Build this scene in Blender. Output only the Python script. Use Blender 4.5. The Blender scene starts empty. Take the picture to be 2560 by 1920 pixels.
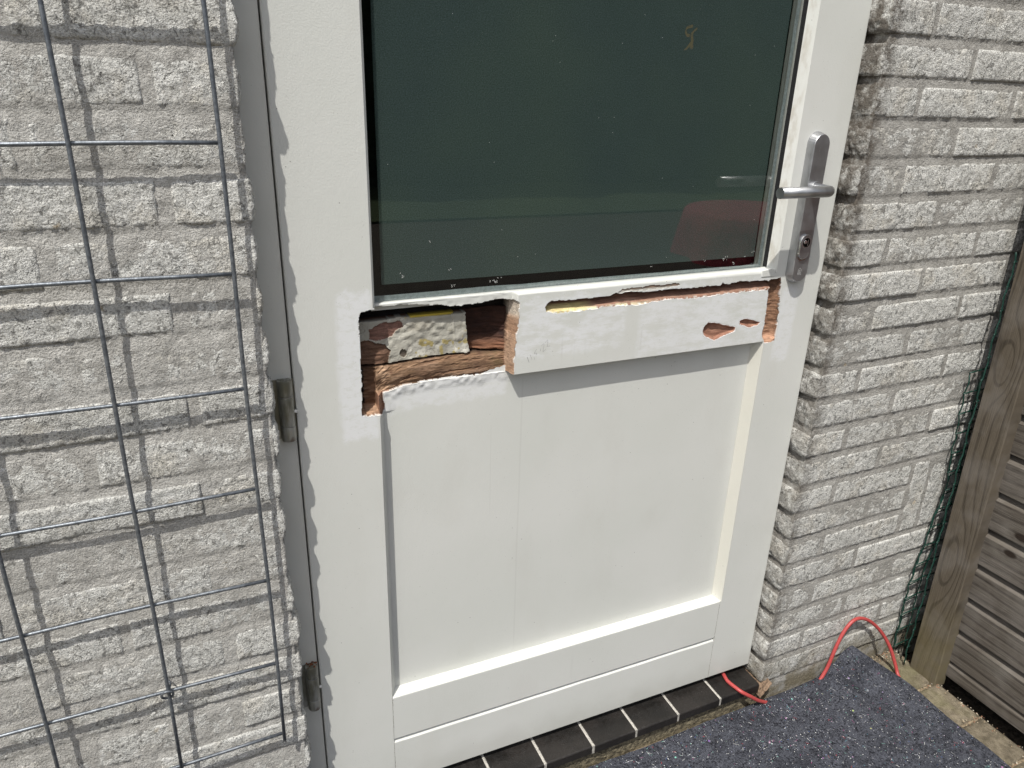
import bpy, math, random
import numpy as np
from mathutils import Vector, Matrix

random.seed(7)
RNG = np.random.default_rng(7)
sc = bpy.context.scene
COL = sc.collection

# ---------------------------------------------------------------- camera, world, sun, exposure
R = np.array([[0.91047401, -0.13099303, 0.39227274], [-0.41265541, -0.35066681, 0.84068323], [0.02743339, -0.9272937, -0.373328]])
CAM = np.array([-0.12308, -0.96567, 1.18663])
F = 1841.46
cd = bpy.data.cameras.new('camera'); cam = bpy.data.objects.new('camera', cd); COL.objects.link(cam)
cd.sensor_width = 36.0; cd.lens = F/2560*36.0; cd.clip_start = .02; cd.clip_end = 400
rt, dn, fw = R[:, 0], R[:, 1], R[:, 2]
cam.matrix_world = Matrix(((rt[0], -dn[0], -fw[0], CAM[0]), (rt[1], -dn[1], -fw[1], CAM[1]), (rt[2], -dn[2], -fw[2], CAM[2]), (0, 0, 0, 1)))
sc.camera = cam
sc.cycles.use_denoising = True; sc.cycles.denoising_prefilter = 'NONE'; sc.cycles.denoising_input_passes = 'RGB_ALBEDO_NORMAL'

SUN = Vector((.99, 1.0, -2.5)).normalized()
w = bpy.data.worlds.new('World'); sc.world = w; w.use_nodes = True
nt = w.node_tree; nt.nodes.clear()
sky = nt.nodes.new('ShaderNodeTexSky'); sky.sky_type = 'NISHITA'; sky.sun_disc = False
sky.sun_elevation = math.asin(-SUN.z); sky.sun_rotation = math.atan2(-SUN.x, -SUN.y)
sky.air_density = 1.0; sky.dust_density = 2.5; sky.ozone_density = 1.0
bg = nt.nodes.new('ShaderNodeBackground'); bg.inputs[1].default_value = .132
wo = nt.nodes.new('ShaderNodeOutputWorld')
hs = nt.nodes.new('ShaderNodeHueSaturation'); hs.inputs['Saturation'].default_value = .45
nt.links.new(sky.outputs[0], hs.inputs['Color']); nt.links.new(hs.outputs[0], bg.inputs[0]); nt.links.new(bg.outputs[0], wo.inputs[0])
sd = bpy.data.lights.new('sun', 'SUN'); sd.energy = 3.65; sd.angle = math.radians(.53); sd.color = (1, .968, .905)
sun = bpy.data.objects.new('sun', sd); COL.objects.link(sun)
sun.rotation_euler = SUN.to_track_quat('-Z', 'Y').to_euler()
vs = sc.view_settings; vs.view_transform = 'Standard'; vs.look = 'None'; vs.gamma = 1; vs.use_curve_mapping = False
vs.exposure = .18

# ---------------------------------------------------------------- helpers
def tag(o, label=None, cat=None, group=None, kind=None):
    if label: o['label'] = label
    if cat: o['category'] = cat
    if group: o['group'] = group
    if kind: o['kind'] = kind
    return o

def thing(name, loc, label, cat, group=None, kind=None):
    o = bpy.data.objects.new(name, None); COL.objects.link(o); o.location = loc
    o.empty_display_size = .05
    return tag(o, label, cat, group, kind)

def _h(ix, iy, iz, seed):
    n = (ix*374761393 + iy*668265263 + iz*2147483647 + seed*144665) & 0xffffffff
    n = ((n ^ (n >> 13))*1274126177) & 0xffffffff
    n = ((n ^ (n >> 16))*2246822519) & 0xffffffff
    return ((n ^ (n >> 15)) & 0xffff)/32767.5 - 1.0

def vn(x, y, z=0.0, f=1.0, seed=0):
    """value noise in -1..1"""
    x, y, z = np.broadcast_arrays(np.asarray(x, float)*f, np.asarray(y, float)*f, np.asarray(z, float)*f)
    ix = np.floor(x).astype(np.int64); iy = np.floor(y).astype(np.int64); iz = np.floor(z).astype(np.int64)
    fx = x-ix; fy = y-iy; fz = z-iz
    fx = fx*fx*(3-2*fx); fy = fy*fy*(3-2*fy); fz = fz*fz*(3-2*fz)
    r = 0
    for a in (0, 1):
        for b in (0, 1):
            for c in (0, 1):
                wgt = (fx if a else 1-fx)*(fy if b else 1-fy)*(fz if c else 1-fz)
                r = r + wgt*_h(ix+a, iy+b, iz+c, seed)
    return r

class MB:
    def __init__(s): s.v = []; s.f = []; s.n = 0; s.c = []; s.uc = False
    def add(s, verts, faces, col=None):
        verts = np.asarray(verts, float); s.v.append(verts)
        for fa in faces: s.f.append(tuple(int(i)+s.n for i in fa))
        if col is None: col = np.zeros((len(verts), 4))
        else: s.uc = True
        s.c.append(np.asarray(col, float)); s.n += len(verts)
    def box(s, x0, x1, y0, y1, z0, z1):
        s.add([(x0,y0,z0),(x1,y0,z0),(x1,y1,z0),(x0,y1,z0),(x0,y0,z1),(x1,y0,z1),(x1,y1,z1),(x0,y1,z1)],
              [(0,3,2,1),(4,5,6,7),(0,1,5,4),(1,2,6,5),(2,3,7,6),(3,0,4,7)])
    def prism(s, prof, a0, a1, axis):
        """prof: closed polygon of 2D points, extruded along axis from a0 to a1. axis z: prof=(x,y); axis x: prof=(y,z); axis y: (x,z)"""
        n = len(prof); vv = []
        for a in (a0, a1):
            for p in prof:
                vv.append((p[0], p[1], a) if axis == 'z' else (a, p[0], p[1]) if axis == 'x' else (p[0], a, p[1]))
        ff = [tuple(range(n)), tuple(range(2*n-1, n-1, -1))] + [(i, i+n, (i+1) % n+n, (i+1) % n) for i in range(n)]
        s.add(vv, ff)
    def quad(s, a, b, c, d): s.add([a, b, c, d], [(0, 1, 2, 3)])
    def cyl(s, p0, p1, r, n=12, r2=None, caps=True):
        p0 = Vector(p0); p1 = Vector(p1); d = (p1-p0).normalized(); u = d.orthogonal().normalized(); v = d.cross(u)
        r2 = r if r2 is None else r2; vv = []
        for p, q in ((p0, r), (p1, r2)):
            for i in range(n):
                a = 2*math.pi*i/n; vv.append(tuple(p+(u*math.cos(a)+v*math.sin(a))*q))
        ff = [(i, (i+1) % n, (i+1) % n+n, i+n) for i in range(n)]
        if caps: ff += [tuple(range(n-1, -1, -1)), tuple(range(n, 2*n))]
        s.add(vv, ff)
    def tube(s, pts, r, n=8, caps=True):
        pts = [Vector(p) for p in pts]; vv = []; u = None
        for i, p in enumerate(pts):
            d = (pts[min(i+1, len(pts)-1)]-pts[max(i-1, 0)]).normalized()
            u = d.orthogonal().normalized() if u is None else (u-d*u.dot(d)).normalized()
            v = d.cross(u); rr = r[i] if hasattr(r, '__len__') else r
            for k in range(n):
                a = 2*math.pi*k/n; vv.append(tuple(p+(u*math.cos(a)+v*math.sin(a))*rr))
        ff = []
        for i in range(len(pts)-1):
            for k in range(n):
                ff.append((i*n+k, i*n+(k+1) % n, (i+1)*n+(k+1) % n, (i+1)*n+k))
        if caps: ff += [tuple(range(n-1, -1, -1)), tuple(range((len(pts)-1)*n, len(pts)*n))]
        s.add(vv, ff)
    def grid(s, P, col=None, mask=None):
        """P: (n,m,3) array; mask (n-1,m-1) bool of faces to keep"""
        n, m = P.shape[:2]
        idx = np.arange(n*m).reshape(n, m)
        q = np.stack([idx[:-1, :-1], idx[1:, :-1], idx[1:, 1:], idx[:-1, 1:]], -1)
        q = q[mask] if mask is not None else q.reshape(-1, 4)
        used = np.unique(q); remap = np.full(n*m, -1); remap[used] = np.arange(len(used))
        s.add(P.reshape(-1, 3)[used], remap[q].tolist(), None if col is None else col.reshape(-1, 4)[used])
    def build(s, name, mat, parent=None, smooth=False, label=None, recalc=True, kind=None):
        me = bpy.data.meshes.new(name)
        v = np.concatenate(s.v); me.from_pydata(v.tolist(), [], s.f)
        if s.uc or mat.name in ('door_paint','frame_paint'):
            ca = me.color_attributes.new('Col', 'FLOAT_COLOR', 'POINT')
            ca.data.foreach_set('color', np.concatenate(s.c).astype(np.float32).ravel())
        if recalc:
            import bmesh
            bm = bmesh.new(); bm.from_mesh(me); bmesh.ops.recalc_face_normals(bm, faces=bm.faces); bm.to_mesh(me); bm.free()
        if smooth: me.polygons.foreach_set('use_smooth', [True]*len(me.polygons))
        me.materials.append(mat)
        o = bpy.data.objects.new(name, me); COL.objects.link(o)
        if parent is not None: o.parent = parent
        return tag(o, label, None, None, kind)

def bevel(o, wdt, seg=2, ang=35):
    m = o.modifiers.new('bevel', 'BEVEL'); m.width = wdt; m.segments = seg; m.limit_method = 'ANGLE'; m.angle_limit = math.radians(ang)
    return o

# ---------------------------------------------------------------- material helper
class NT:
    def __init__(s, name):
        s.m = bpy.data.materials.new(name); s.m.use_nodes = True; s.t = s.m.node_tree; s.t.nodes.clear()
        s.out = s.t.nodes.new('ShaderNodeOutputMaterial'); s.b = s.t.nodes.new('ShaderNodeBsdfPrincipled')
        s.t.links.new(s.b.outputs[0], s.out.inputs[0])
        tc = s.t.nodes.new('ShaderNodeTexCoord'); s.co = tc.outputs['Object']; s.gen = tc.outputs['Generated']
    def link(s, a, b):
        if hasattr(a, 'is_output'): s.t.links.new(a, b)
        else: b.default_value = a
    def M(s, op, a, b=0.0, c=0.0, clamp=False):
        n = s.t.nodes.new('ShaderNodeMath'); n.operation = op; n.use_clamp = clamp
        for i, q in enumerate((a, b, c)): s.link(q, n.inputs[i])
        return n.outputs[0]
    def sep(s, v=None):
        n = s.t.nodes.new('ShaderNodeSeparateXYZ'); s.t.links.new(v or s.co, n.inputs[0]); return n.outputs
    def comb(s, x, y, z):
        n = s.t.nodes.new('ShaderNodeCombineXYZ')
        for i, q in enumerate((x, y, z)): s.link(q, n.inputs[i])
        return n.outputs[0]
    def noise(s, scale, detail=2, rough=.5, vec=None, st=None, dist=0, lac=2):
        v = vec or s.co
        if st:
            mp = s.t.nodes.new('ShaderNodeMapping'); mp.inputs['Scale'].default_value = st; s.t.links.new(v, mp.inputs[0]); v = mp.outputs[0]
        n = s.t.nodes.new('ShaderNodeTexNoise'); s.t.links.new(v, n.inputs['Vector'])
        n.inputs['Scale'].default_value = scale; n.inputs['Detail'].default_value = detail; n.inputs['Roughness'].default_value = rough
        n.inputs['Distortion'].default_value = dist; n.inputs['Lacunarity'].default_value = lac
        return n.outputs['Fac']
    def voro(s, scale, vec=None, feat='F1', out='Distance', rnd=1, st=None):
        v = vec or s.co
        if st:
            mp = s.t.nodes.new('ShaderNodeMapping'); mp.inputs['Scale'].default_value = st; s.t.links.new(v, mp.inputs[0]); v = mp.outputs[0]
        n = s.t.nodes.new('ShaderNodeTexVoronoi'); n.feature = feat; s.t.links.new(v, n.inputs['Vector']); n.inputs['Scale'].default_value = scale
        n.inputs['Randomness'].default_value = rnd
        return n.outputs[out]
    def ramp(s, v, a, b, lo=0.0, hi=1.0):
        n = s.t.nodes.new('ShaderNodeMapRange'); n.interpolation_type = 'SMOOTHSTEP'; s.link(v, n.inputs[0])
        n.inputs[1].default_value = a; n.inputs[2].default_value = b; n.inputs[3].default_value = lo; n.inputs[4].default_value = hi
        return n.outputs[0]
    def mix(s, f, a, b, mode='MIX'):
        n = s.t.nodes.new('ShaderNodeMix'); n.data_type = 'RGBA'; n.blend_type = mode
        s.link(f, n.inputs[0])
        for q, i in ((a, 6), (b, 7)):
            if hasattr(q, 'is_output'): s.t.links.new(q, n.inputs[i])
            else: n.inputs[i].default_value = (*q, 1) if len(q) == 3 else q
        return n.outputs[2]
    def val(s, v):  # scalar multiplies grey
        n = s.t.nodes.new('ShaderNodeCombineColor')
        for i in range(3): s.link(v, n.inputs[i])
        return n.outputs[0]
    def bump(s, h, dist, strength=1.0, prev=None):
        n = s.t.nodes.new('ShaderNodeBump'); n.inputs['Distance'].default_value = dist; n.inputs['Strength'].default_value = strength
        s.t.links.new(h, n.inputs['Height'])
        if prev: s.t.links.new(prev, n.inputs['Normal'])
        return n.outputs[0]
    def done(s, col, rough=.6, normal=None, metal=0, spec=None):
        for q, k in ((col, 'Base Color'), (rough, 'Roughness'), (metal, 'Metallic')):
            if hasattr(q, 'is_output'): s.t.links.new(q, s.b.inputs[k])
            elif k == 'Base Color': s.b.inputs[k].default_value = (*q, 1)
            else: s.b.inputs[k].default_value = q
        if spec is not None: s.b.inputs['Specular IOR Level'].default_value = spec
        if normal: s.t.links.new(normal, s.b.inputs['Normal'])
        return s.m
    def attr(s, name='Col'):
        n = s.t.nodes.new('ShaderNodeAttribute'); n.attribute_name = name; return n.outputs
    def rand(s):
        return s.t.nodes.new('ShaderNodeObjectInfo').outputs['Random']

# ---- stone (split-face brick). Object coordinates are world coordinates: the wall things sit at the origin.
def stone_mat(name, mortar=False):
    m = NT(name); x, y, z = m.sep()
    n1 = m.noise(38, 4, .6); n2 = m.noise(120, 5, .78, st=(1.0, 1, .75), dist=.8); n3 = m.noise(430, 3, .7)
    if mortar:
        base = m.mix(m.ramp(n1, .3, .7), (.39, .375, .345), (.51, .495, .46))
        base = m.mix(m.ramp(x, .3, .2), base, m.mix(m.ramp(n1, .3, .7), (.50, .485, .45), (.64, .625, .585)))
    else: base = m.mix(m.ramp(n1, .32, .70), (.77, .765, .72), (.90, .895, .85))
    if not mortar:
        warm = m.ramp(m.noise(17, 3, .6), .50, .66)
        base = m.mix(m.M('MULTIPLY', warm, .40), base, (.72, .66, .55))
        r = m.rand()
        base = m.mix(1.0, base, m.val(m.ramp(r, 0, 1, .92, 1.05)), 'MULTIPLY')
    # crystals: bright and grey grains, dark pits
    base = m.mix(m.M('MULTIPLY', m.ramp(n3, .49, .60), .60 if not mortar else .38), base, (.27, .265, .255))
    if not mortar:
        base = m.mix(m.M('MULTIPLY', m.ramp(n2, .46, .36), .60), base, (.86, .85, .82))
    base = m.mix(m.M('MULTIPLY', m.ramp(n2, .54, .60), .74 if not mortar else .38), base, (.17, .165, .155))
    pit = m.ramp(m.voro(120, st=(1, 1, 1.2)), .16, .08)
    gate = m.ramp(m.noise(60, 1), .50, .57)
    base = m.mix(m.M('MULTIPLY', m.M('MULTIPLY', pit, gate), .92 if not mortar else .5), base, (.05, .045, .04))
    orange = m.M('MULTIPLY', m.ramp(m.voro(14), .10, .04), m.ramp(m.noise(90, 2), .5, .6))
    base = m.mix(m.M('MULTIPLY', orange, .45), base, (.50, .36, .17))
    # right jamb return: grime high up, shade put into the colour lower down, and green-brown damp at the foot
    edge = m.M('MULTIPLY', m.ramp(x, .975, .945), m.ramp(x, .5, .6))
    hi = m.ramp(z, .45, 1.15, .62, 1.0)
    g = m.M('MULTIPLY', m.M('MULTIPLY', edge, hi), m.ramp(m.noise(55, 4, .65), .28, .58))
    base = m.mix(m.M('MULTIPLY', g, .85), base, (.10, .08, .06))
    damp = m.M('MULTIPLY', m.ramp(z, .06, -.07), m.ramp(m.noise(30, 3), .3, .6))
    base = m.mix(m.M('MULTIPLY', damp, .75), base, (.17, .14, .075))
    h1 = m.noise(110, 6, .72, dist=.3); h2 = m.noise(420, 3, .7)
    h = m.M('ADD', m.M('MULTIPLY', h1, 1.0), m.M('MULTIPLY', h2, .55))
    nrm = m.bump(h, .0072 if not mortar else .0052, 1.0)
    return m.done(base, .93, nrm, spec=.2)

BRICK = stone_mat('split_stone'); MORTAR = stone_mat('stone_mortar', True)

# ---- door paint with exposed wood and filler from the Col attribute
def paint_mat(name, frame=False):
    m = NT(name); x, y, z = m.sep()
    base = (.655, .665, .625)
    big = m.noise(5, 3, .5)
    col = m.mix(m.ramp(big, .3, .7), base, (.685, .69, .655))
    if not frame:
        def box(x0, x1, z0, z1, soft=.006):
            jx = m.M('ADD', x, m.M('MULTIPLY', m.M('SUBTRACT', m.noise(60, 3, .6, st=(1, 1, .35)), .5), .022))
            jz = m.M('ADD', z, m.M('MULTIPLY', m.M('SUBTRACT', m.noise(70, 3, .6), .5), .03))
            a = m.M('MULTIPLY', m.ramp(jx, x0-soft, x0+soft), m.ramp(jx, x1+soft, x1-soft))
            b = m.M('MULTIPLY', m.ramp(jz, z0-soft, z0+soft), m.ramp(jz, z1+soft, z1-soft))
            return m.M('MULTIPLY', a, b)
        pr = box(.062, .112, .705, .925)
        pr = m.M('MAXIMUM', pr, m.M('MULTIPLY', box(.125, .325, .735, .79), .8))
        pr = m.M('MAXIMUM', pr, m.M('MULTIPLY', box(.845, .882, .735, .872), .85))
        pr = m.M('MAXIMUM', pr, m.M('MULTIPLY', box(.33, .52, .80, .895), m.ramp(m.noise(34, 5, .7, st=(.5, 1, 1.6)), .40, .58)))
        pr = m.M('MAXIMUM', pr, m.M('MULTIPLY', box(.55, .815, .775, .895), m.ramp(m.noise(30, 5, .7, st=(.5, 1, 1.6)), .36, .58)))
        pr = m.M('MULTIPLY', pr, m.ramp(m.noise(95, 5, .75, st=(.6, 1, 1.2)), .36, .52, .35, 1))
        col = m.mix(m.M('MULTIPLY', pr, .78), col, (.79, .80, .81))
        # faint run-off lines
        st = 0.0
        for u0, z0, z1, wd, k in ((.353, .20, .775, .0022, .12), (.410, .775, .84, .0025, .18), (.452, .775, .83, .0022, .12), (.556, .775, .84, .0018, .2), (.432, .775, .83, .0015, .18), (.30, .5, .70, .0008, .16), (.47, .1, .2, .004, .06)):
            d = m.M('ABSOLUTE', m.M('SUBTRACT', m.M('ADD', x, m.M('MULTIPLY', m.M('SUBTRACT', m.noise(6, 1), .5), .002)), u0))
            q = m.M('MULTIPLY', m.M('MULTIPLY', m.ramp(d, wd, wd*.3), m.M('MULTIPLY', m.ramp(z, z0, z0+.05), m.ramp(z, z1, z1-.04))), k)
            st = q if isinstance(st, float) else m.M('MAXIMUM', st, q)
        col = m.mix(st, col, (.36, .35, .32))
        # grime on the glazing chamfer side of the lock stile
        gl = m.M('MULTIPLY', m.M('MULTIPLY', m.ramp(x, .806, .809), m.ramp(x, .823, .818)), m.ramp(z, .905, .92))
        gl = m.M('MULTIPLY', gl, m.ramp(m.noise(70, 4, .65, st=(1, 1, .4)), .38, .7))
        col = m.mix(m.M('MULTIPLY', gl, .55), col, (.42, .38, .31))
        gr_ = m.M('MULTIPLY', m.M('MULTIPLY', m.ramp(x, .806, .812), m.ramp(x, .824, .818)), m.M('MULTIPLY', m.ramp(z, .19, .22), m.ramp(z, .78, .76)))
        col = m.mix(m.M('MULTIPLY', gr_, .35), col, (.60, .55, .42))
        col = m.mix(m.M('MULTIPLY', m.ramp(m.noise(9, 5, .65, st=(1, 1, .5)), .5, .72), .16), col, (.55, .54, .49))
        low = m.M('MULTIPLY', m.ramp(m.M('ADD', z, m.M('MULTIPLY', m.noise(22, 3), .05)), .09, .02), .28)
        col = m.mix(low, col, (.35, .34, .30))
    # specks of dirt
    v = m.voro(75); keep = m.ramp(m.noise(23, 2), .56, .6)
    col = m.mix(m.M('MULTIPLY', m.M('MULTIPLY', m.ramp(v, .075, .03), keep), .75), col, (.10, .09, .08))
    v2 = m.voro(190); keep2 = m.ramp(m.noise(31, 2), .52, .6)
    col = m.mix(m.M('MULTIPLY', m.M('MULTIPLY', m.ramp(v2, .12, .06), keep2), .4), col, (.2, .19, .17))
    if frame: col = m.mix(1.0, col, (1.0, .985, .965), 'MULTIPLY')
    h = m.M('ADD', m.noise(420, 2, .5), m.M('MULTIPLY', m.noise(90, 3, .5, st=(1, 1, .6)), 1.0))
    nrm = m.bump(h, .00019, 1.0)
    at = m.attr(); al = at['Alpha']; cov = m.ramp(al, .0, .5); wood = m.ramp(al, .5, 1.0)
    wn = m.noise(120, 4, .7, st=(.25, 1, 2.2), dist=1.2)
    wcol = m.mix(wood, at['Color'], m.mix(1.0, at['Color'], m.val(m.ramp(wn, .3, .7, .68, 1.25)), 'MULTIPLY'))
    col = m.mix(cov, col, wcol)
    nrm = m.bump(m.noise(150, 4, .6), m.t and .0001, 1.0, nrm)
    nr2 = m.bump(m.noise(170, 5, .7, st=(.35, 1, 1.6), dist=.6), .0018, 1.0, nrm)
    mixn = m.t.nodes.new('ShaderNodeMix'); mixn.data_type = 'VECTOR'
    m.t.links.new(wood, mixn.inputs[0]); m.t.links.new(nrm, mixn.inputs[4]); m.t.links.new(nr2, mixn.inputs[5])
    rough = m.M('ADD', m.M('MULTIPLY', wood, .42), .42)
    return m.done(col, rough, mixn.outputs[1], spec=.4)

PAINT = paint_mat('door_paint'); FRAME = paint_mat('frame_paint', True)

def simple(name, col, rough=.5, metal=0, bs=0, bd=0.0, var=0.0, spec=None):
    m = NT(name); c = col
    if var: c = m.mix(m.ramp(m.noise(bs or 60, 3, .6), .3, .7), tuple(q*(1-var) for q in col), tuple(min(1, q*(1+var)) for q in col))
    nrm = m.bump(m.noise(bs, 3, .6), bd) if bd else None
    return m.done(c, rough, nrm, metal, spec)

def metal_mat(name, col, rough, bs=900):
    m = NT(name)
    n = m.noise(bs, 2, .6); big = m.noise(45, 3, .6)
    c = m.mix(m.ramp(big, .3, .7), tuple(q*.9 for q in col), col)
    sp = m.M('MULTIPLY', m.ramp(m.voro(260), .10, .05), m.ramp(m.noise(50, 1), .6, .64))
    c = m.mix(sp, c, (.8, .8, .78))
    return m.done(c, m.ramp(big, .3, .7, rough-.06, rough+.08), m.bump(n, .00012), .9)

ALU = metal_mat('satin_aluminium', (.46, .465, .475), .38)
STEEL = metal_mat('brushed_lever', (.46, .465, .47), .36)
CHROME = metal_mat('bright_rim', (.75, .74, .72), .22)
def wire_mat():
    m = NT('galvanised_wire')
    n = m.noise(160, 3, .6)
    c = m.mix(m.ramp(n, .3, .7), (.13, .145, .165), (.24, .26, .285))
    return m.done(c, .45, m.bump(m.noise(500, 2), .0002), .65)
WIRE = wire_mat()
RUBBER = simple('black_rubber', (.012, .012, .013), .7)
BLACK = simple('dark_void', (.004, .004, .004), .9, spec=.1)
SEAL = simple('sealant_strip', (.29, .33, .33), .35, 0, 200, .0003, .15)
SPACER = simple('glazing_spacer', (.16, .17, .15), .5)
PENCIL = simple('pencil_graphite', (.33, .33, .33), .6)
SMEAR = simple('dried_smear', (.17, .14, .075), .8)
FLECKM = simple('pale_fleck', (.75, .75, .72), .7)
PENGR = simple('etched_mark', (.60, .60, .58), .5)
RUST = simple('rust_crust', (.22, .08, .035), .95, 0, 300, .0015, .5)
CABLEM = simple('red_cable_sheath', (.42, .065, .062), .42, 0, 400, .0003, .10)
GREEN = simple('green_coated_wire', (.008, .042, .030), .42, 0, 300, .0004, .3)
def hinge_mat():
    m = NT('weathered_hinge')
    n = m.noise(60, 4, .6, st=(1, 1, .25)); c = m.mix(m.ramp(n, .35, .65), (.20, .195, .15), (.46, .46, .42))
    c = m.mix(m.M('MULTIPLY', m.ramp(m.noise(35, 3), .58, .68), .7), c, (.13, .07, .04))
    return m.done(c, .38, m.bump(m.noise(400, 3), .0004), .55)
HINGE = hinge_mat()

def glass_mat():
    m = NT('clear_glass'); t = m.t
    tr = t.nodes.new('ShaderNodeBsdfTransparent'); tr.inputs[0].default_value = (.93, .945, .94, 1)
    gl = t.nodes.new('ShaderNodeBsdfGlossy'); gl.inputs['Roughness'].default_value = .0; gl.inputs[0].default_value = (1, 1, 1, 1)
    lw = t.nodes.new('ShaderNodeLayerWeight'); lw.inputs[0].default_value = .5
    fac = m.M('ADD', m.M('MULTIPLY', m.M('POWER', lw.outputs['Facing'], 5.0), .94), .055)
    mx = t.nodes.new('ShaderNodeMixShader')
    t.links.new(fac, mx.inputs[0]); t.links.new(tr.outputs[0], mx.inputs[1]); t.links.new(gl.outputs[0], mx.inputs[2])
    t.links.new(mx.outputs[0], m.out.inputs[0]); t.nodes.remove(m.b)
    return m.m
GLASS = glass_mat()

def film_mat():
    m = NT('frosted_film'); x, y, z = m.sep()
    n = m.noise(620, 3, .8)
    c = m.mix(m.ramp(n, .25, .75), (.030, .048, .042), (.108, .142, .130))
    c = m.mix(m.ramp(m.noise(3.5, 2), .3, .7), m.mix(1.0, c, (.85, .9, .95), 'MULTIPLY'), m.mix(1.0, c, (1.02, 1.05, .98), 'MULTIPLY'))
    dust = m.M('MULTIPLY', m.ramp(m.voro(330), .16, .08), m.ramp(m.noise(9, 2), .56, .66))
    c = m.mix(m.M('MULTIPLY', dust, .35), c, (.4, .38, .3))
    return m.done(c, .75, m.bump(n, .0003), spec=.2)
FILM = film_mat()

# ---- weathered timber; ring contours come from a grain coordinate with bulges, lengths along axis `la`, across `ca`
def timber(name, la, ca, knots=(), dark=(.10, .085, .068), light=(.31, .27, .215), algae=None, ringf=260):
    m = NT(name); s = m.sep(); L = s[la]; Cc = s[ca]
    rnd = m.rand()
    off = m.M('MULTIPLY', rnd, 3.7) if not knots else 0.0
    g = m.M('ADD', m.M('ADD', Cc, off), m.M('MULTIPLY', m.M('SUBTRACT', m.noise(3.2, 2, .5, vec=m.comb(m.M('ADD', L, m.M('MULTIPLY', rnd, 9.0) if not knots else 0.0), m.M('MULTIPLY', Cc, 2.5), 0.0)), .5), .045))
    for (l0, c0, sl, scw, amp) in knots:
        dl = m.M('DIVIDE', m.M('SUBTRACT', L, l0), sl); dc = m.M('DIVIDE', m.M('SUBTRACT', Cc, c0), scw)
        e = m.M('POWER', 2.718, m.M('MULTIPLY', m.M('ADD', m.M('MULTIPLY', dl, dl), m.M('MULTIPLY', dc, dc)), -1.0))
        g = m.M('ADD', g, m.M('MULTIPLY', e, amp))
    ring = m.M('SINE', m.M('MULTIPLY', g, ringf))
    fine = m.noise(14, 4, .65, vec=m.comb(m.M('MULTIPLY', L, 1.0), m.M('MULTIPLY', Cc, 34.0), off))
    q = m.M('ADD', m.M('MULTIPLY', m.ramp(ring, .55, 1.0), .60), m.M('MULTIPLY', m.ramp(fine, .35, .75), .55))
    c = m.mix(m.M('MINIMUM', q, 1.0), light, dark)
    blot = m.noise(11, 3, .6)
    c = m.mix(m.M('MULTIPLY', m.ramp(blot, .4, .65), .35), c, tuple(k*.75 for k in (.30, .275, .25)))
    if not knots:   # small round knots on the slats
        v = m.voro(1.0, vec=m.comb(m.M('ADD', m.M('MULTIPLY', L, 7.5), m.M('MULTIPLY', rnd, 31.0)), m.M('MULTIPLY', Cc, 14.0), m.M('MULTIPLY', rnd, 17.0)))
        c = m.mix(m.M('MULTIPLY', m.M('MULTIPLY', m.ramp(v, .42, .28), m.ramp(v, .18, .26)), .25), c, (.20, .185, .16))
        c = m.mix(m.ramp(v, .15, .10), c, (.028, .020, .015))
    if algae is not None:
        a = m.M('MULTIPLY', m.ramp(s[2], algae+.25, algae), m.ramp(m.noise(25, 3), .3, .6, .6, 1))
        c = m.mix(m.M('MULTIPLY', a, .55), c, (.15, .125, .055))
    crack = m.ramp(m.noise(5, 3, .7, vec=m.comb(m.M('MULTIPLY', L, .55), m.M('MULTIPLY', Cc, 60.0), off)), .66, .72)
    c = m.mix(m.M('MULTIPLY', crack, .55), c, (.03, .025, .02))
    return m.done(c, .85, m.bump(m.M('SUBTRACT', m.M('SUBTRACT', m.val(0.5) if False else fine, m.M('MULTIPLY', ring, .15)), m.M('MULTIPLY', crack, 1.0)), .0012), spec=.2)
POSTM = timber('weathered_post_timber', 2, 1, knots=((.235, -.136, .115, .026, .055), (.70, -.128, .07, .022, .05)), algae=-.05, dark=(.052, .042, .031), light=(.125, .104, .078), ringf=330)
SLATM = timber('weathered_slat_timber', 1, 2, dark=(.045, .037, .030), light=(.122, .106, .088), ringf=260)

def paver_mat():
    m = NT('concrete_paver'); n = m.noise(60, 4, .65)
    c = m.mix(m.ramp(n, .3, .7), (.14, .118, .085), (.28, .24, .175))
    c = m.mix(1.0, c, m.val(m.ramp(m.rand(), 0, 1, .88, 1.1)), 'MULTIPLY')
    c = m.mix(m.M('MULTIPLY', m.ramp(m.noise(14, 3), .5, .7), .5), c, (.20, .19, .10))
    return m.done(c, .95, m.bump(m.noise(240, 5, .75), .0045), spec=.15)
PAVER = paver_mat()
SOIL = simple('dark_soil', (.055, .045, .033), .95, 0, 90, .01, .5)
GRIT = simple('sandy_grit', (.30, .235, .155), .95, 0, 260, .006, .4)
BASEM = simple('mossy_mortar', (.17, .145, .095), .95, 0, 120, .006, .5)
PATCHM = simple('brown_mortar_patch', (.22, .15, .10), .95, 0, 160, .006, .3)
LAWN = simple('lawn_green', (.040, .060, .018), .9, 0, 40, .02, .4)
HEDGE = simple('hedge_leaves', (.02, .04, .015), .8, 0, 20, .05, .5)
def tile_mat():
    m = NT('glazed_black_tile')
    c = m.mix(m.ramp(m.noise(14, 3), .35, .7), (.010, .009, .008), (.022, .019, .017))
    sp = m.M('MULTIPLY', m.ramp(m.voro(420), .14, .07), m.ramp(m.noise(60, 2), .5, .6))
    c = m.mix(m.M('MULTIPLY', sp, .6), c, (.30, .28, .26))
    return m.done(c, m.ramp(m.noise(110, 3), .3, .7, .34, .55), m.bump(m.noise(350, 3), .0005), spec=.45)
TILE = tile_mat()
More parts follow.
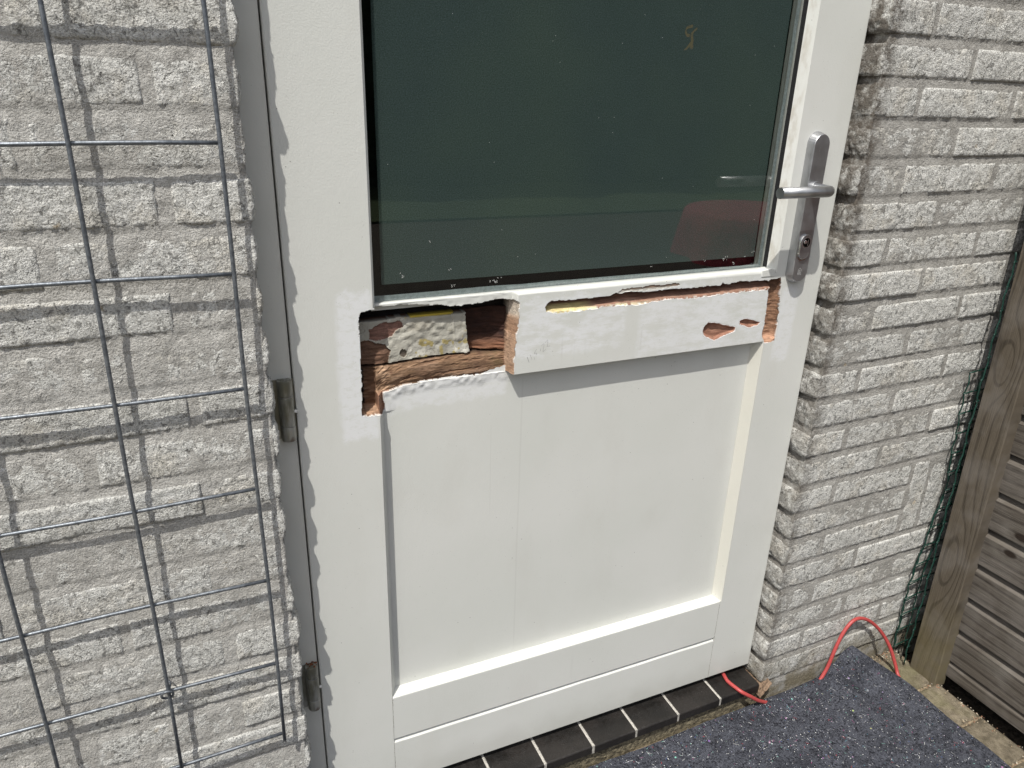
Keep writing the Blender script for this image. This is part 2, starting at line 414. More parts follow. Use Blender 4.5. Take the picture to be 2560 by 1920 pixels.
def felt_mat():
    m = NT('recycled_felt')
    n = m.noise(230, 5, .8); c = m.mix(m.ramp(n, .38, .62), (.014, .015, .020), (.135, .142, .168))
    c = m.mix(m.M('MULTIPLY', m.ramp(m.noise(60, 4, .7), .42, .62), .5), c, (.13, .138, .168)); c = m.mix(m.M('MULTIPLY', m.ramp(m.noise(16, 4, .7), .45, .68), .5), c, (.028, .029, .036))
    v = m.voro(150); vc = m.voro(150, out='Color')
    bright = m.mix(.55, vc, (.75, .75, .78))
    c = m.mix(m.M('MULTIPLY', m.ramp(v, .16, .08), m.ramp(m.noise(110, 1), .56, .62)), c, bright)
    v = m.voro(48); vc = m.voro(48, out='Color')
    c = m.mix(m.M('MULTIPLY', m.M('MULTIPLY', m.ramp(v, .12, .07), m.ramp(m.noise(41, 1), .52, .57)), .8), c, m.mix(.35, vc, (.7, .7, .75)))
    return m.done(c, 1.0, m.bump(m.noise(300, 5, .8), .0065), spec=.1)
FELT = felt_mat()

# ================================================================ GROUND
g = MB(); g.box(-60, 60, -60, 30, -.6, -.125); tag(g.build('ground', SOIL), kind='structure')
g = MB(); g.box(-60, 60, -60, -6.4, -.12, -.10); tag(g.build('lawn', LAWN), kind='structure')
pav = thing('paving', (0, 0, 0), 'sand coloured concrete block paving in front of the door', 'paving', kind='structure')
# blocks seen between the felt mat and the fence, each its own part
pitch = .111
def paver_mb(x0, x1, y0, y1):
    b = MB(); nx, ny = 40, 24
    X, Y = np.meshgrid(np.linspace(0, 1, nx), np.linspace(0, 1, ny), indexing='ij')
    xs = x0+X*(x1-x0); ys = y0+Y*(y1-y0)
    e = np.minimum(np.minimum(X, 1-X)*(x1-x0), np.minimum(Y, 1-Y)*(y1-y0))
    Z = -.0805+vn(xs, ys, 0, 70, 3)*.0010+vn(xs, ys, 0, 9, 4)*.0016-.0060*np.exp(-e/.0035)
    b.grid(np.stack([xs, ys, Z], -1))
    b.box(x0+.0002, x1-.0002, y0+.0002, y1-.0002, -.14, -.0862)
    return b
k = 0
for j in range(-1, 9):
    y1 = -.1695-pitch*(j)+.0; y0 = y1-pitch+.006
    if j < 0: y1 = -.047; y0 = -.1635
    for (x0, x1) in ((1.165, 1.3755), (.951, 1.16)):
        paver_mb(x0+random.uniform(-.001, .001), x1+random.uniform(-.002, .002), y0, y1).build('paving_block', PAVER, pav, smooth=True)
b = MB()      # the rest of the terrace, under and beyond the mat: too far out of view to tell apart
for i in range(18):
    for j in range(29):
        x1 = .946-.214*i; y1 = -.058-pitch*j
        b.box(x1-.208, x1, y1-pitch+.006, y1, -.13, -.0815)
b.build('paving_field', PAVER, pav, kind='stuff')
b = MB(); b.box(-3.0, 1.375, -3.3, -.046, -.1245, -.088); b.build('joint_sand', GRIT, pav)

# ================================================================ WALLS
FACE = -.045; CZ = .0625; Z0 = 1.0945
def inframe(x, y, z, mg=160):
    p = R.T @ (np.array([x, y, z])-CAM)
    if p[2] < .1: return False
    u = 1280+F*p[0]/p[2]; v = 960+F*p[1]/p[2]
    return -mg < u < 2560+mg and -mg < v < 1920+mg

def relief(P, seed):
    x, y, z = P[..., 0], P[..., 1], P[..., 2]
    r = vn(x, y, z, 50, seed)*.0008+vn(x, y, z, 120, seed+1)*.0008+np.abs(vn(x, y, z, 190, seed+2))*.0013+vn(x, y, z, 330, seed+3)*.0005
    return r

def brick(parent, x0, x1, z0, z1, corner=None, seed=1, hi=True, back=.055, vert=False, proud=0.0):
    """split-face brick. corner: 'L' wraps a return face at x0, 'R' at x1. path parameter runs along x, height along z"""
    res = .0027 if hi else .02
    path = []; rad = .007
    segs = []
    if corner == 'L': segs = [((x0, back), (x0, FACE)), ((x0, FACE), (x1, FACE))]
    elif corner == 'R': segs = [((x0, FACE), (x1, FACE)), ((x1, FACE), (x1, back))]
    else: segs = [((x0, FACE), (x1, FACE))]
    pts = []; nrm = []; ed = []
    for si, (a, b) in enumerate(segs):
        a = np.array(a); b = np.array(b); Ln = np.linalg.norm(b-a); n = max(3, int(Ln/res))
        t = np.linspace(0, 1, n+1)
        if si == 1: t = t[1:]
        pp = a+(b-a)*t[:, None]; pts.append(pp)
        d = (b-a)/Ln; nn = np.array([d[1], -d[0]]); nrm.append(np.tile(nn, (len(pp), 1)))
        s_ = t*Ln
        if len(segs) == 1: e = np.minimum(s_, Ln-s_)
        elif si == 0: e = s_
        else: e = Ln-s_
        ed.append(e)
    pts = np.concatenate(pts); nrm = np.concatenate(nrm); ed = np.concatenate(ed)
    if corner:
        c = np.array([x0 if corner == 'L' else x1, FACE]); dc = np.linalg.norm(pts-c, axis=1)
        wgt = np.exp(-(dc/rad)**2)[:, None]; diag = np.array([-1 if corner == 'L' else 1, -1])/math.sqrt(2)
        nrm = nrm*(1-wgt)+diag*wgt
        sink = np.exp(-(dc/.005)**2)*(.0006+.0014*random.random())
    else: sink = 0*ed
    nz = max(3, int((z1-z0)/res)); zz = np.linspace(z0, z1, nz+1)
    S = pts.shape[0]
    P = np.zeros((S, nz+1, 3)); P[..., 0] = pts[:, None, 0]; P[..., 1] = pts[:, None, 1]; P[..., 2] = zz[None, :]
    ez = np.minimum(zz-z0, z1-zz)[None, :]
    jit = (vn(P[..., 0], P[..., 1], P[..., 2], 95, seed+9)*.5+.5)**2*.0024+.0003
    e = np.minimum(ed[:, None]*(1 if not corner else 1), ez)
    hgt = z1-z0
    bulge = (1-((P[..., 2]-(z0+z1)/2)/(hgt/2))**2)
    side = (np.abs(nrm[:, 0])[:, None] > .5)
    bl = np.where(side, (.0044 if corner == 'L' else .0052)*(.75+.5*math.sin(seed)), .0006)
    tilt = vn(P[..., 0], 0, P[..., 2], 11, seed+5)*.0009
    disp = .0013+proud+bl*bulge+tilt+relief(P, seed)*np.where(side, 1.5, 1.0)-.0016*np.exp(-e/jit)-sink[:, None]
    D = P.copy(); D[..., 0] += nrm[:, None, 0]*disp; D[..., 1] += nrm[:, None, 1]*disp
    b = MB()
    # skirts into the wall keep real edges on all sides
    inner = P.copy(); inner[..., 0] -= nrm[:, None, 0]*.012; inner[..., 1] -= nrm[:, None, 1]*.012
    full = np.concatenate([inner[:, :1], D, inner[:, -1:]], 1)
    i0 = full[:1].copy(); i0[0, :, 1] = inner[0, 0, 1]; i0[0, :, 0] = full[0, :, 0] if not corner == 'L' else inner[0, 0, 0]
    i1 = full[-1:].copy(); i1[0, :, 1] = inner[-1, 0, 1]; i1[0, :, 0] = full[-1, :, 0] if not corner == 'R' else inner[-1, 0, 0]
    full = np.concatenate([i0, full, i1], 0)
    b.grid(full)
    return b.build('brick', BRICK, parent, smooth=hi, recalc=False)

def flip(o):
    o.data.flip_normals()

def mortar(parent, x0, x1, zlo, zhi, corner=None, back=.055, name='mortar'):
    """sheet of struck mortar just behind the brick faces, following the corner"""
    res = .0036
    f = FACE-(.0011 if corner == 'L' else .0020)
    if corner == 'L': segs = [((x0+.0012, back), (x0+.0012, f)), ((x0+.0012, f), (x1, f))]
    else: segs = [((x0, f), (x1+.0008, f)), ((x1+.0008, f), (x1+.0008, back))]
    pts = []; nr = []
    for si, (a, b) in enumerate(segs):
        a = np.array(a); b = np.array(b); Ln = np.linalg.norm(b-a); n = int(Ln/res); t = np.linspace(0, 1, n+1)
        if si: t = t[1:]
        pts.append(a+(b-a)*t[:, None]); d = (b-a)/Ln; nr.append(np.tile([d[1], -d[0]], (len(t), 1)))
    pts = np.concatenate(pts); nr = np.concatenate(nr)
    zz = np.arange(zlo, zhi, res); P = np.zeros((len(pts), len(zz), 3))
    P[..., 0] = pts[:, None, 0]; P[..., 1] = pts[:, None, 1]; P[..., 2] = zz
    # mortar sits back under each brick and comes nearly flush above the next one
    ph = ((Z0-P[..., 2]) % CZ)/.0135
    rec = np.where(ph < 1, (.0016 if corner == 'L' else .0012)*np.clip(1-ph, 0, 1)**.6, 0)
    d = vn(P[..., 0], P[..., 1], P[..., 2], 60, 31)*.0005+vn(P[..., 0], P[..., 1], P[..., 2], 260, 32)*.0005+(.0006*vn(P[..., 0], P[..., 1], P[..., 2], 130, 33) if corner == 'R' else 0)-rec
    P[..., 0] += nr[:, None, 0]*d; P[..., 1] += nr[:, None, 1]*d
    b = MB(); b.grid(P); return b.build(name, MORTAR, parent, smooth=True, recalc=False)

LW = thing('brick_wall', (0, 0, 0), 'pale split-faced brick wall left of the door, behind the grey wire trellis', 'wall')
RW = thing('brick_wall', (0, 0, 0), 'pale split-faced brick wall right of the door, running down behind the timber fence', 'wall')
XL = -.0385; XR = .9405; J = .0108; JL = .0150
def course(k): zb = Z0-CZ*k; return zb, zb+.0488
KHI, KLO = -20, 18
sd_ = 100
for k in range(KHI, KLO+1):
    zb, zt = course(k); vis = -8 <= k
    zj = random.uniform(-.0006, .0006); zb += zj; zt += random.uniform(-.0008, .0008)
    # left wall: joints at -.128 (odd) / -.2505 (even), stretchers of .2435
    cuts = [XL]+[(-.1275 if k % 2 else -.2495)-.2437*i for i in range(0, 5)]
    for i in range(len(cuts)-1):
        sd_ += 17; x1 = cuts[i]-(JL/2 if i else 0)+random.uniform(-.002, .002); x0 = cuts[i+1]+JL/2+random.uniform(-.002, .002)
        if i == 0: x1 = XL+random.uniform(-.003, .003)
        h = vis and (inframe(x1, FACE, zt, 60) or inframe((x0+x1)/2, FACE, zb, 60))
        brick(LW, x0, x1, zb, zt, 'R' if i == 0 else None, sd_, h, proud=random.choice((-.0004, 0, .0003, .0006, .0018))+random.uniform(-.0003, .0003))
    # right wall
    cuts = [XR]+[(1.0395 if k % 2 else 1.1525)+.2438*i for i in range(0, 6)]
    soldier = 11 <= k <= 13
    for i in range(len(cuts)-1):
        sd_ += 17; x0 = cuts[i]+(J/2 if i else 0); x1 = cuts[i+1]-J/2
        if i == 0: x0 = XR+random.uniform(-.004, .004)
        if soldier:
            if x0 > 1.27: continue
            x1 = min(x1, 1.2655)
            if x1-x0 < .02: continue
        if soldier and x1 > 1.2 and k == 12 and False: continue
        h = vis and (inframe(x0, FACE, zt, 60) or inframe((x0+x1)/2, FACE, zb, 60)) and x0 < 1.46
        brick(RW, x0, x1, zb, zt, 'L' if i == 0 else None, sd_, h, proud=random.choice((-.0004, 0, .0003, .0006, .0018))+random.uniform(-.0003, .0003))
for (a, b_) in ((1.2775, 1.3265), (1.3365, 1.3875), (1.399, 1.45)):      # bricks set on end, one cut of three courses high
    sd_ += 17; brick(RW, a, b_, course(13)[0], course(11)[1], None, sd_, True)
sd_ += 17; brick(RW, 1.46, 2.4, course(13)[0], course(11)[1], None, sd_, False)
mortar(LW, -.56, XL, -.12, 1.42, 'R'); mortar(RW, XR, 1.5, -.12, 1.42, 'L')
b = MB(); b.box(-1.3, XL-.006, FACE+.012, .30, -.12, 2.345); b.box(-1.3, -.55, FACE+.004, FACE+.012, -.12, 2.345); b.box(-.56, XL-.006, FACE+.004, FACE+.012, 1.415, 2.345)
b.build('wall_core', MORTAR, LW)
b = MB(); b.box(XR+.006, 2.4, FACE+.012, .30, -.12, 2.345); b.box(1.49, 2.4, FACE+.004, FACE+.012, -.12, 2.345); b.box(XR+.006, 1.5, FACE+.004, FACE+.012, 1.415, 2.345)
b.build('wall_core', MORTAR, RW)
# plinth mortar below the lowest course
b = MB(); b.box(-.03, .945, -.0475, .08, -.12, -.0405); sp = b.build('sill_bed', BASEM, None)
tag(sp, 'mossy mortar bed showing as a thin line under the black sill tiles', 'mortar bed')

# ================================================================ SILL
sill = thing('door_sill', (.45, -.05, -.02), 'black glazed tile sill under the door, with pale mortar joints', 'door sill')
def sillpart(mb, name, mat, bev=None, label=None):
    o = mb.build(name, mat, sill, label=label); o.matrix_parent_inverse = Matrix.Translation((-.45, .05, .02))
    if bev: bevel(o, bev, 3)
    return o
edges = [.397, .504, .605, .709, .819, .9285]
xs = [edges[0]-.1055*i for i in range(4, 0, -1)]+edges
for i in range(len(xs)-1):
    a, c = xs[i]+.0028, xs[i+1]-.0028; b = MB()
    dz = random.uniform(-.0006, .0006); dy = random.uniform(-.0008, .0008)
    b.prism([(-.057+dy, -.040), (-.057+dy, -.0225+dz), (-.0545+dy, -.020+dz), (.06, -.0165+dz), (.06, -.040)], a, c, 'x')
    sillpart(b, 'sill_tile', TILE, .0012)
for x in xs[1:-1]:
    b = MB(); pr = []
    n = 40; yy = np.linspace(-.0558, .06, n); zz = -.0205+(yy+.055)*.03+.0
    P = np.zeros((n, 4, 3)); P[..., 0] = x+np.array([-.0032, -.0012, .0012, .0032]); P[..., 1] = yy[:, None]; P[..., 2] = (zz+.0002)[:, None]
    P[..., 2] += vn(P[..., 0], P[..., 1], 0, 400, 5)*.0005; P[:, (0, 3), 2] -= .0012
    b.grid(P); b.box(x-.0027, x+.0027, -.0556, -.05, -.0405, -.0212)
    sillpart(b, 'mortar_joint', simple('pale_joint', (.42, .40, .36), .9, 0, 200, .001, .25) if x == xs[1] else bpy.data.materials['pale_joint'])
# rough brown mortar filling the corner between sill and wall
b = MB(); n = 26
U, V = np.meshgrid(np.linspace(0, 1, n), np.linspace(0, 1, n), indexing='ij')
X = .927+U*.028+vn(U, V, 0, 5, 2)*.003; Y = -.066+V*.09; Z = -.052+.030*U**.7*(1-.15*V)+vn(X, Y, 0, 120, 7)*.004+vn(X, Y, 0, 300, 8)*.002+.012*V
b.grid(np.stack([X, Y, Z], -1)); o = b.build('mortar_patch', PATCHM, None, smooth=True)
tag(o, 'crumbling orange-brown mortar in the corner where the sill meets the right wall', 'mortar patch')

# ================================================================ DOOR FRAME
fr = thing('door_frame', (-.03, .01, 0), 'grey-white painted door frame, in shade between the left wall and the door', 'door frame')
def frp(mb, name, bev=.0015):
    o = mb.build(name, FRAME, fr); o.matrix_parent_inverse = Matrix.Translation((.03, -.01, 0)); bevel(o, bev); return o
b = MB(); b.prism([(-.075, .0045), (-.0026, .0045), (-.0018, .0053), (-.0018, .052), (.012, .052), (.012, .11), (-.075, .11)], -.018, 2.12, 'z'); frp(b, 'jamb')
b = MB(); b.prism([(.9385, .045), (1.0, .045), (1.0, .11), (.918, .11), (.918, .060), (.9385, .060)], -.018, 2.12, 'z'); frp(b, 'jamb')
b = MB(); b.box(-.075, 1.0, .0045, .11, 2.122, 2.19); frp(b, 'head')

# ================================================================ DOOR
ALPHA = math.radians(.7563)
door = thing('door', (0, 0, 0), 'off-white painted wooden door standing slightly ajar, its middle rail chiselled open to bare wood', 'door')
door.rotation_euler = (0, 0, -ALPHA)
SL, SR = .1165, .8200          # stile edges at the panel
GL, GR = .1128, .8232          # stile edges at the glass
ZR0, ZR1 = .775, .9006         # middle rail
ZB = .2030                     # top of the bottom rail face
PD = .020                      # panel depth
TH = .045
UP0, UP1, ZP0, ZP1 = .085, .851, .735, ZR1    # finely carved region

def inpoly(px, py, poly):
    ins = np.zeros(px.shape, bool); n = len(poly)
    for i in range(n):
        x0, y0 = poly[i]; x1, y1 = poly[(i+1) % n]
        if y0 == y1: continue
        c = ((y0 > py) != (y1 > py)) & (px < (x1-x0)*(py-y0)/(y1-y0)+x0)
        ins ^= c
    return ins
def pdist(px, py, poly):
    d = np.full(px.shape, 1e9); n = len(poly)
    for i in range(n):
        x0, y0 = poly[i]; x1, y1 = poly[(i+1) % n]; dx, dy = x1-x0, y1-y0; L2 = dx*dx+dy*dy
        if L2 == 0: continue
        t = np.clip(((px-x0)*dx+(py-y0)*dy)/L2, 0, 1)
        d = np.minimum(d, np.hypot(px-x0-t*dx, py-y0-t*dy))
    return d
def ss(x, a, b):
    t = np.clip((x-a)/(b-a), 0, 1); return t*t*(3-2*t)

CAV = [(.0958, .8965), (.1165, .8982), (.14, .8980), (.171, .8978), (.195, .8955), (.2165, .8925), (.230, .8887), (.254, .890), (.28, .8918), (.306, .8938), (.322, .8935), (.332, .8915), (.3345, .888),
       (.3335, .865), (.3315, .840), (.329, .815), (.3275, .7748), (.3215, .7748), (.3205, .7834), (.308, .7825), (.295, .779), (.280, .7735), (.262, .7762), (.244, .7768), (.208, .776), (.182, .7762), (.160, .7736), (.14, .7676),
       (.1262, .7655), (.1268, .752), (.1280, .740), (.1225, .7362), (.1165, .7388), (.0912, .7412), (.0922, .780), (.093, .82), (.0935, .888)]
GRO = [(.3772, .8794), (.379, .8845), (.383, .8862), (.41, .8865), (.4328, .886), (.4896, .8862), (.503, .8895), (.56, .8885), (.6143, .8890), (.6268, .8880), (.665, .8872), (.7065, .8868), (.7089, .8905), (.714, .8880), (.7396, .8890), (.746, .891), (.7864, .8893), (.8096, .8872),
       (.815, .8895), (.834, .8898), (.838, .880), (.8398, .8645), (.842, .84), (.8444, .8108), (.8450, .795), (.8456, .7806), (.8440, .7728), (.834, .7712), (.8223, .7722), (.8173, .7809), (.8139, .7894), (.8147, .827), (.8135, .86), (.8119, .8725),
       (.7426, .8718), (.6822, .8697), (.63, .8705), (.5947, .8716), (.5397, .8678), (.51, .8695), (.4858, .8697), (.4418, .8668), (.3988, .8671), (.3788, .8712)]
CH1 = [(.681, .8087), (.6814, .8164), (.6895, .8228), (.7018, .8221), (.7375, .812), (.7505, .8094), (.7504, .8015), (.7248, .7949), (.7071, .7889), (.6838, .8006)]
CH2 = [(.7574, .8206), (.7704, .8225), (.7838, .8193), (.8046, .812), (.799, .8072), (.78, .8051), (.7593, .8138)]
FLK = [(.505, .8905), (.512, .8955), (.56, .8972), (.618, .8978), (.622, .8945), (.60, .8920), (.56, .8912)]

nu, nz = 766, 169
ug = np.linspace(UP0, UP1, nu+1); zg = np.linspace(ZP0, ZP1, nz+1)
# put grid lines exactly on the part borders
for arr, vals in ((ug, (SL, SL+.0105, .81, SR)), (zg, (ZR0-.0004, ZR0))):
    for v in vals:
        i = int(np.argmin(np.abs(arr-v))); arr[i] = v
U, Z = np.meshgrid(ug, zg, indexing='ij')
# base relief of the sound door
Y = np.zeros_like(U)
pan = (Z < ZR0-1e-6)
Y = np.where(pan, np.where(U < SL, 0, np.where(U > SR, 0, np.clip(np.minimum((U-SL)/.0105, (SR-U)/.010), 0, 1)*PD)), 0.0)
col = np.zeros(U.shape+(4,))
def paint(mask, rgb, a=1.0):
    m3 = np.clip(mask.astype(float), 0, 1)[..., None]
    col[..., :3] = col[..., :3]*(1-m3)+np.array(rgb)*m3
    col[..., 3] = np.maximum(col[..., 3]*(1-m3[..., 0]), 0)+a*m3[..., 0]
wj = 0.0011
uu = U+vn(U, Z, 0, 260, 11)*wj*.7+vn(U, Z, 0, 110, 12)*wj; zz = Z+vn(U, Z, 0, 240, 13)*wj*.7+vn(U, Z, 0, 90, 14)*wj
zz = np.where(Z > .8990, Z, zz)
n_f = vn(U, Z, 0, 420, 20); n_m = vn(U, Z, 0, 140, 21); n_l = vn(U, Z, 0, 45, 22)
gr = vn(U*.22, Z*1.6, 0, 230, 23); gr2 = vn(U*.35+Z*.6, Z*1.3-U*.35, 0, 120, 24)
# --- big cavity
sw = Z+.030*np.exp(-np.maximum(U-.117, 0)/.034); gr3 = .7*vn(U*.10, sw, 0, 300, 93)+.4*vn(U*.3, sw, 0, 620, 94)+.5*vn(U*.10, sw, 0, 110, 95)
incav = inpoly(uu, zz, CAV); dcav = pdist(uu, zz, CAV)
zs = np.interp(U, [.09, .1355, .16, .212, .262, .30, .33], [.8075, .8042, .8062, .8086, .8085, .8065, .806])
strip = incav & (Z < zs) & (U > .1175)
notch = incav & (U <= .1175) & (Z < .8065)
deep = incav & ~strip & ~notch
sr = np.interp(Z, [.80, .81, .83, .866, .88], [.2660, .2652, .2608, .2570, .258])+n_m*.0012
slab = deep & (U < sr) & (Z < .8755+n_l*.001) & (Z > .8095-(.3-U)*.02)
YC = np.where(deep, .036+gr*.0014+gr2*.001, 0)
YC = np.where(deep & (U >= sr), .041-ss(Z, .838, .81)*.010*ss(U, .262, .30)-ss(U, .305, .326)*.010+gr*.0012+gr2*.0016, YC)
YC = np.where(slab, .0262+n_l*.0013+n_m*.0010+np.abs(n_f)*.0004-np.maximum(vn(U, Z, 0, 85, 46), .2)*.0022+ss(U, sr-.022, sr-.020)*(-.0016), YC)
slot = deep & (Z > .8762+n_l*.0008)
YC = np.where(slot, .0430, YC)
YC = np.where(strip, .0232-.0045*np.sin(np.clip((zs-Z)/np.maximum(zs-.775, .01), 0, 1)*math.pi)+gr3*.0020+gr*.0004, YC)
gap = deep & (Z < zs+.0034+n_m*.0008) & (Z > zs-.0002)
YC = np.where(gap, .0425, YC)
# notch in the hinge stile
YC = np.where(notch, .0245+gr*.0016+n_m*.0012-ss(Z, .7485, .7405)*.020+np.where(U < .099, .006, 0), YC)
# shallow lower strip edge: come up to panel level
low = strip & (Z < .790)
YC = np.where(strip, np.maximum(YC, .0195), YC)
# right-hand cut end of the rail: a ramp of pale end grain
ue = np.interp(Z, [.7748, .815, .84, .865, .888], [.3275, .329, .3315, .3335, .3345])
ramp = np.clip((ue-U)/.0068, 0, 1)
rampz = incav & (ue-U < .0085) & (U < ue+.002)
YC = np.where(rampz, np.minimum(YC, np.maximum(ramp*.021+n_m*.0015, 0)), YC)
Y = np.where(incav, np.maximum(YC, np.where(pan, Y*0, 0)), Y)
lipf = ss(U, .1150, .1185)*ss(U, .3325, .326)
Y = np.where((~incav) & (Z > .886) & (U < .334), lipf*.012+n_m*.0004*lipf, Y)
Y = np.where((~incav) & (U > SL) & (U < .3272) & (Z >= ZR0-1e-6) & (Z < .80), np.clip((U-SL)/.0105, 0, 1)*PD, Y)
# colours inside the cavity
tone = ss(vn(U*.6, Z, 0, 60, 91)+.5*vn(U, Z, 0, 150, 92), -.7, .7)
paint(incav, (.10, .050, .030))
paint(deep & (U >= sr), (.030, .013, .009)); paint((deep & (U >= sr))*tone*.35, (.09, .036, .022)); paint((deep & (U >= sr))*ss(Z+n_l*.003, .836, .815)*.85, (.24, .11, .06))  # right hollow: shade darkened into the wood colour, lit tone painted below
paint(strip, (.235, .142, .082)); paint(strip*tone*.6, (.17, .095, .06))
strk = ss(-gr3, .15, .7); paint(strip*strk*.6, (.46, .30, .20)); paint(strip*ss(gr3, .35, .8)*.75, (.14, .07, .04))
paint(strip*ss(U, .285, .305)*ss(Z, .782, .79)*ss(n_m, -.2, .4)*.7, (.18, .12, .06))
paint(strip*ss(U, .165, .125)*ss(n_m, -.3, .4)*.55, (.60, .40, .26))
fill = slab.astype(float)
paint(fill, (.42, .405, .35), .5); paint(fill*ss(n_l, .0, .6)*.6, (.62, .60, .53), .5); paint(fill*ss(vn(U, Z, 0, 95, 41)+.6*vn(U, Z, 0, 210, 45), .45, .62)*ss(U, .16, .175)*ss(Z, .852, .842), (.40, .33, .15), .5); paint(fill*ss(np.abs(vn(U, Z, 0, 130, 47)+.5*vn(U, Z, 0, 300, 48)), .07, .02)*ss(vn(U, Z, 0, 50, 49), .0, .3)*.7, (.16, .14, .11), .5)
paint(fill*ss(vn(U, Z, 0, 60, 43), .1, .45)*ss(Z, .850, .856)*.5, (.34, .31, .25), .5)
patch1 = slab & inpoly(uu, zz, [(.112, .846), (.113, .862), (.128, .869), (.158, .871), (.163, .862), (.150, .856), (.146, .848), (.128, .845)])
paint(patch1, (.24, .13, .10)); Y = np.where(patch1, Y+.0028, Y)
patch2 = slab & inpoly(uu, zz, [(.09, .80), (.09, .843), (.108, .846), (.134, .838), (.142, .828), (.139, .812), (.137, .80)])
paint(patch2, (.16, .09, .058)); Y = np.where(patch2, Y+.0025+gr*.001, Y)
hole = (np.hypot((U-.1605)/.0062, (Z-.8215)/.0070) < 1+n_m*.3) & slab
paint(hole, (.17, .14, .11)); Y = np.where(hole, Y+.0022, Y)
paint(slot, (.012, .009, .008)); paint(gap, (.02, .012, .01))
yel = deep & (Z > .8738) & (Z < .8768) & (U > .165+n_m*.01) & (U < .236+n_m*.008)
paint(yel, (.55, .42, .06), .5); Y = np.where(yel, .0275, Y)
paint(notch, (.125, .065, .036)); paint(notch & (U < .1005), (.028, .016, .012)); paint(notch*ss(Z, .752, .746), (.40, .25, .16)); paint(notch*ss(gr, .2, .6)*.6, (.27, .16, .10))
wedge = incav & (U > .1165) & (Z < .7675)
paint(wedge, (.37, .20, .13)); Y = np.where(wedge, np.clip((U-.1150)/.0105, 0, 1)*.022+n_m*.0008, Y)
paint(rampz, (.42, .275, .185)); paint(rampz*ss(n_m, .0, .5)*.55, (.30, .17, .10)); paint(rampz*ss(Z, .862, .872)*.7, (.58, .54, .46))
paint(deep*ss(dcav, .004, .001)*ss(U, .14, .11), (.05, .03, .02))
# torn paint lip round the openings
# --- routed grooves
ing = inpoly(uu, zz, GRO); dg = pdist(uu, zz, GRO)
vert = ing & (U > .8125) & ~((Z > .8722) & (U < .8165))
hor = ing & ~vert
zb_ = np.interp(U, [.377, .40, .4418, .4858, .5397, .5947, .6822, .7426, .8119], [.870, .8671, .8668, .8697, .8680, .8716, .8697, .8718, .8725])
zt_ = np.interp(U, [.377, .40, .4896, .503, .6268, .7065, .7864, .812], [.882, .8865, .8862, .889, .888, .8868, .8893, .888])
t = np.clip((Z-zb_)/(zt_-zb_), 0, 1)
YG = np.where(hor, .0015+.0175*ss(t, .0, .75)+gr*.0012+n_m*.0008, 0)
ul = np.interp(Z, [.772, .7809, .7894, .827, .8725, .889], [.822, .8173, .8139, .8147, .8119, .813])
ur = np.interp(Z, [.7712, .7806, .8108, .8645, .88, .8898], [.836, .8456, .8444, .8398, .838, .834])
s_ = np.clip((U-ul)/(ur-ul), 0, 1)
YG = np.where(vert, .0115*np.sqrt(np.clip(1-(2*s_-1)**2, 0, 1))*ss(Z, .771, .785)+.0015+n_m*.0011+gr*.0006, YG)
Y = np.where(ing, np.maximum(YG, 0), Y)
paint(hor, (.30, .165, .115)); paint(hor*ss(gr, .0, .5)*.5, (.42, .27, .20))
paint(hor*ss(t, .45, .8)*.6, (.12, .055, .035))
paint(hor*ss(U, .47, .44)*ss(t, .62, .45), (.66, .55, .27)); paint(hor*ss(U, .60, .50)*ss(t, .22, .08)*ss(n_m, -.4, .1), (.66, .60, .40))
paint(hor*ss(t, .16, .02)*ss(n_f, -.1, .5)*.8, (.66, .66, .6))
paint(vert, (.27, .15, .09)); paint(vert*ss(n_m, .1, .6)*.6, (.40, .23, .15)); paint(vert*ss(Z, .797, .785)*.8, (.50, .29, .19)); paint(vert*ss(Z, .862, .875)*.7, (.10, .05, .03))
# --- chips
for poly, dep in ((CH1, .0052), (CH2, .0038)):
    ic = inpoly(U+vn(U, Z, 0, 200, 51)*.0008, Z+vn(U, Z, 0, 200, 52)*.0008, poly); dp = pdist(U, Z, poly)
    Y = np.where(ic, dep*ss(dp, 0, .0045)*(1+.35*vn(U, Z, 0, 75, 53))+.0004+n_m*.0004, Y)
    paint(ic, (.33, .165, .11)); paint(ic*ss(vn(U*.5, Z*1.3, 0, 150, 54), 0, .5)*.6, (.46, .25, .17))
    rim = (~ic) & (dp < .0016); paint(rim, (.82, .82, .80), .5)
ifk = inpoly(uu, zz, FLK) & ~ing
Y = np.where(ifk, .0012+n_m*.0004, Y); paint(ifk*ss(Z, .8955, .892)*.0+ifk*1.0, (.55, .53, .48)); paint(ifk*ss(Z, .8925, .8945), (.30, .21, .15))
rim = (~ing) & (dg < .0013) & (col[..., 3] < .5); paint(rim*ss(n_m, -.5, .1), (.80, .80, .78), .5)
rim = (~incav) & (dcav < .0011) & (col[..., 3] < .5) & (Z < .9005); paint(rim*ss(n_m, -.6, .0), (.80, .80, .77), .5)
# lumpy trowelled filler just under the strip and round the notch
lump = (~incav) & pan & (U > SL) & (U < .34)
Y = np.where(lump, Y-.0016*ss(dcav, .020, .003)*(1+.6*n_m), Y)
# shallow scar on the lock stile
scar = np.exp(-((U-.8545+.0*Z)/.004)**2-((Z-.807)/.016)**2)*(U > .846)
Y = np.maximum(Y, 0)+np.where((~incav) & (~ing) & (~pan), vn(U, Z, 0, 18, 61)*.00015, 0)
P = np.stack([U, Y, Z], -1)
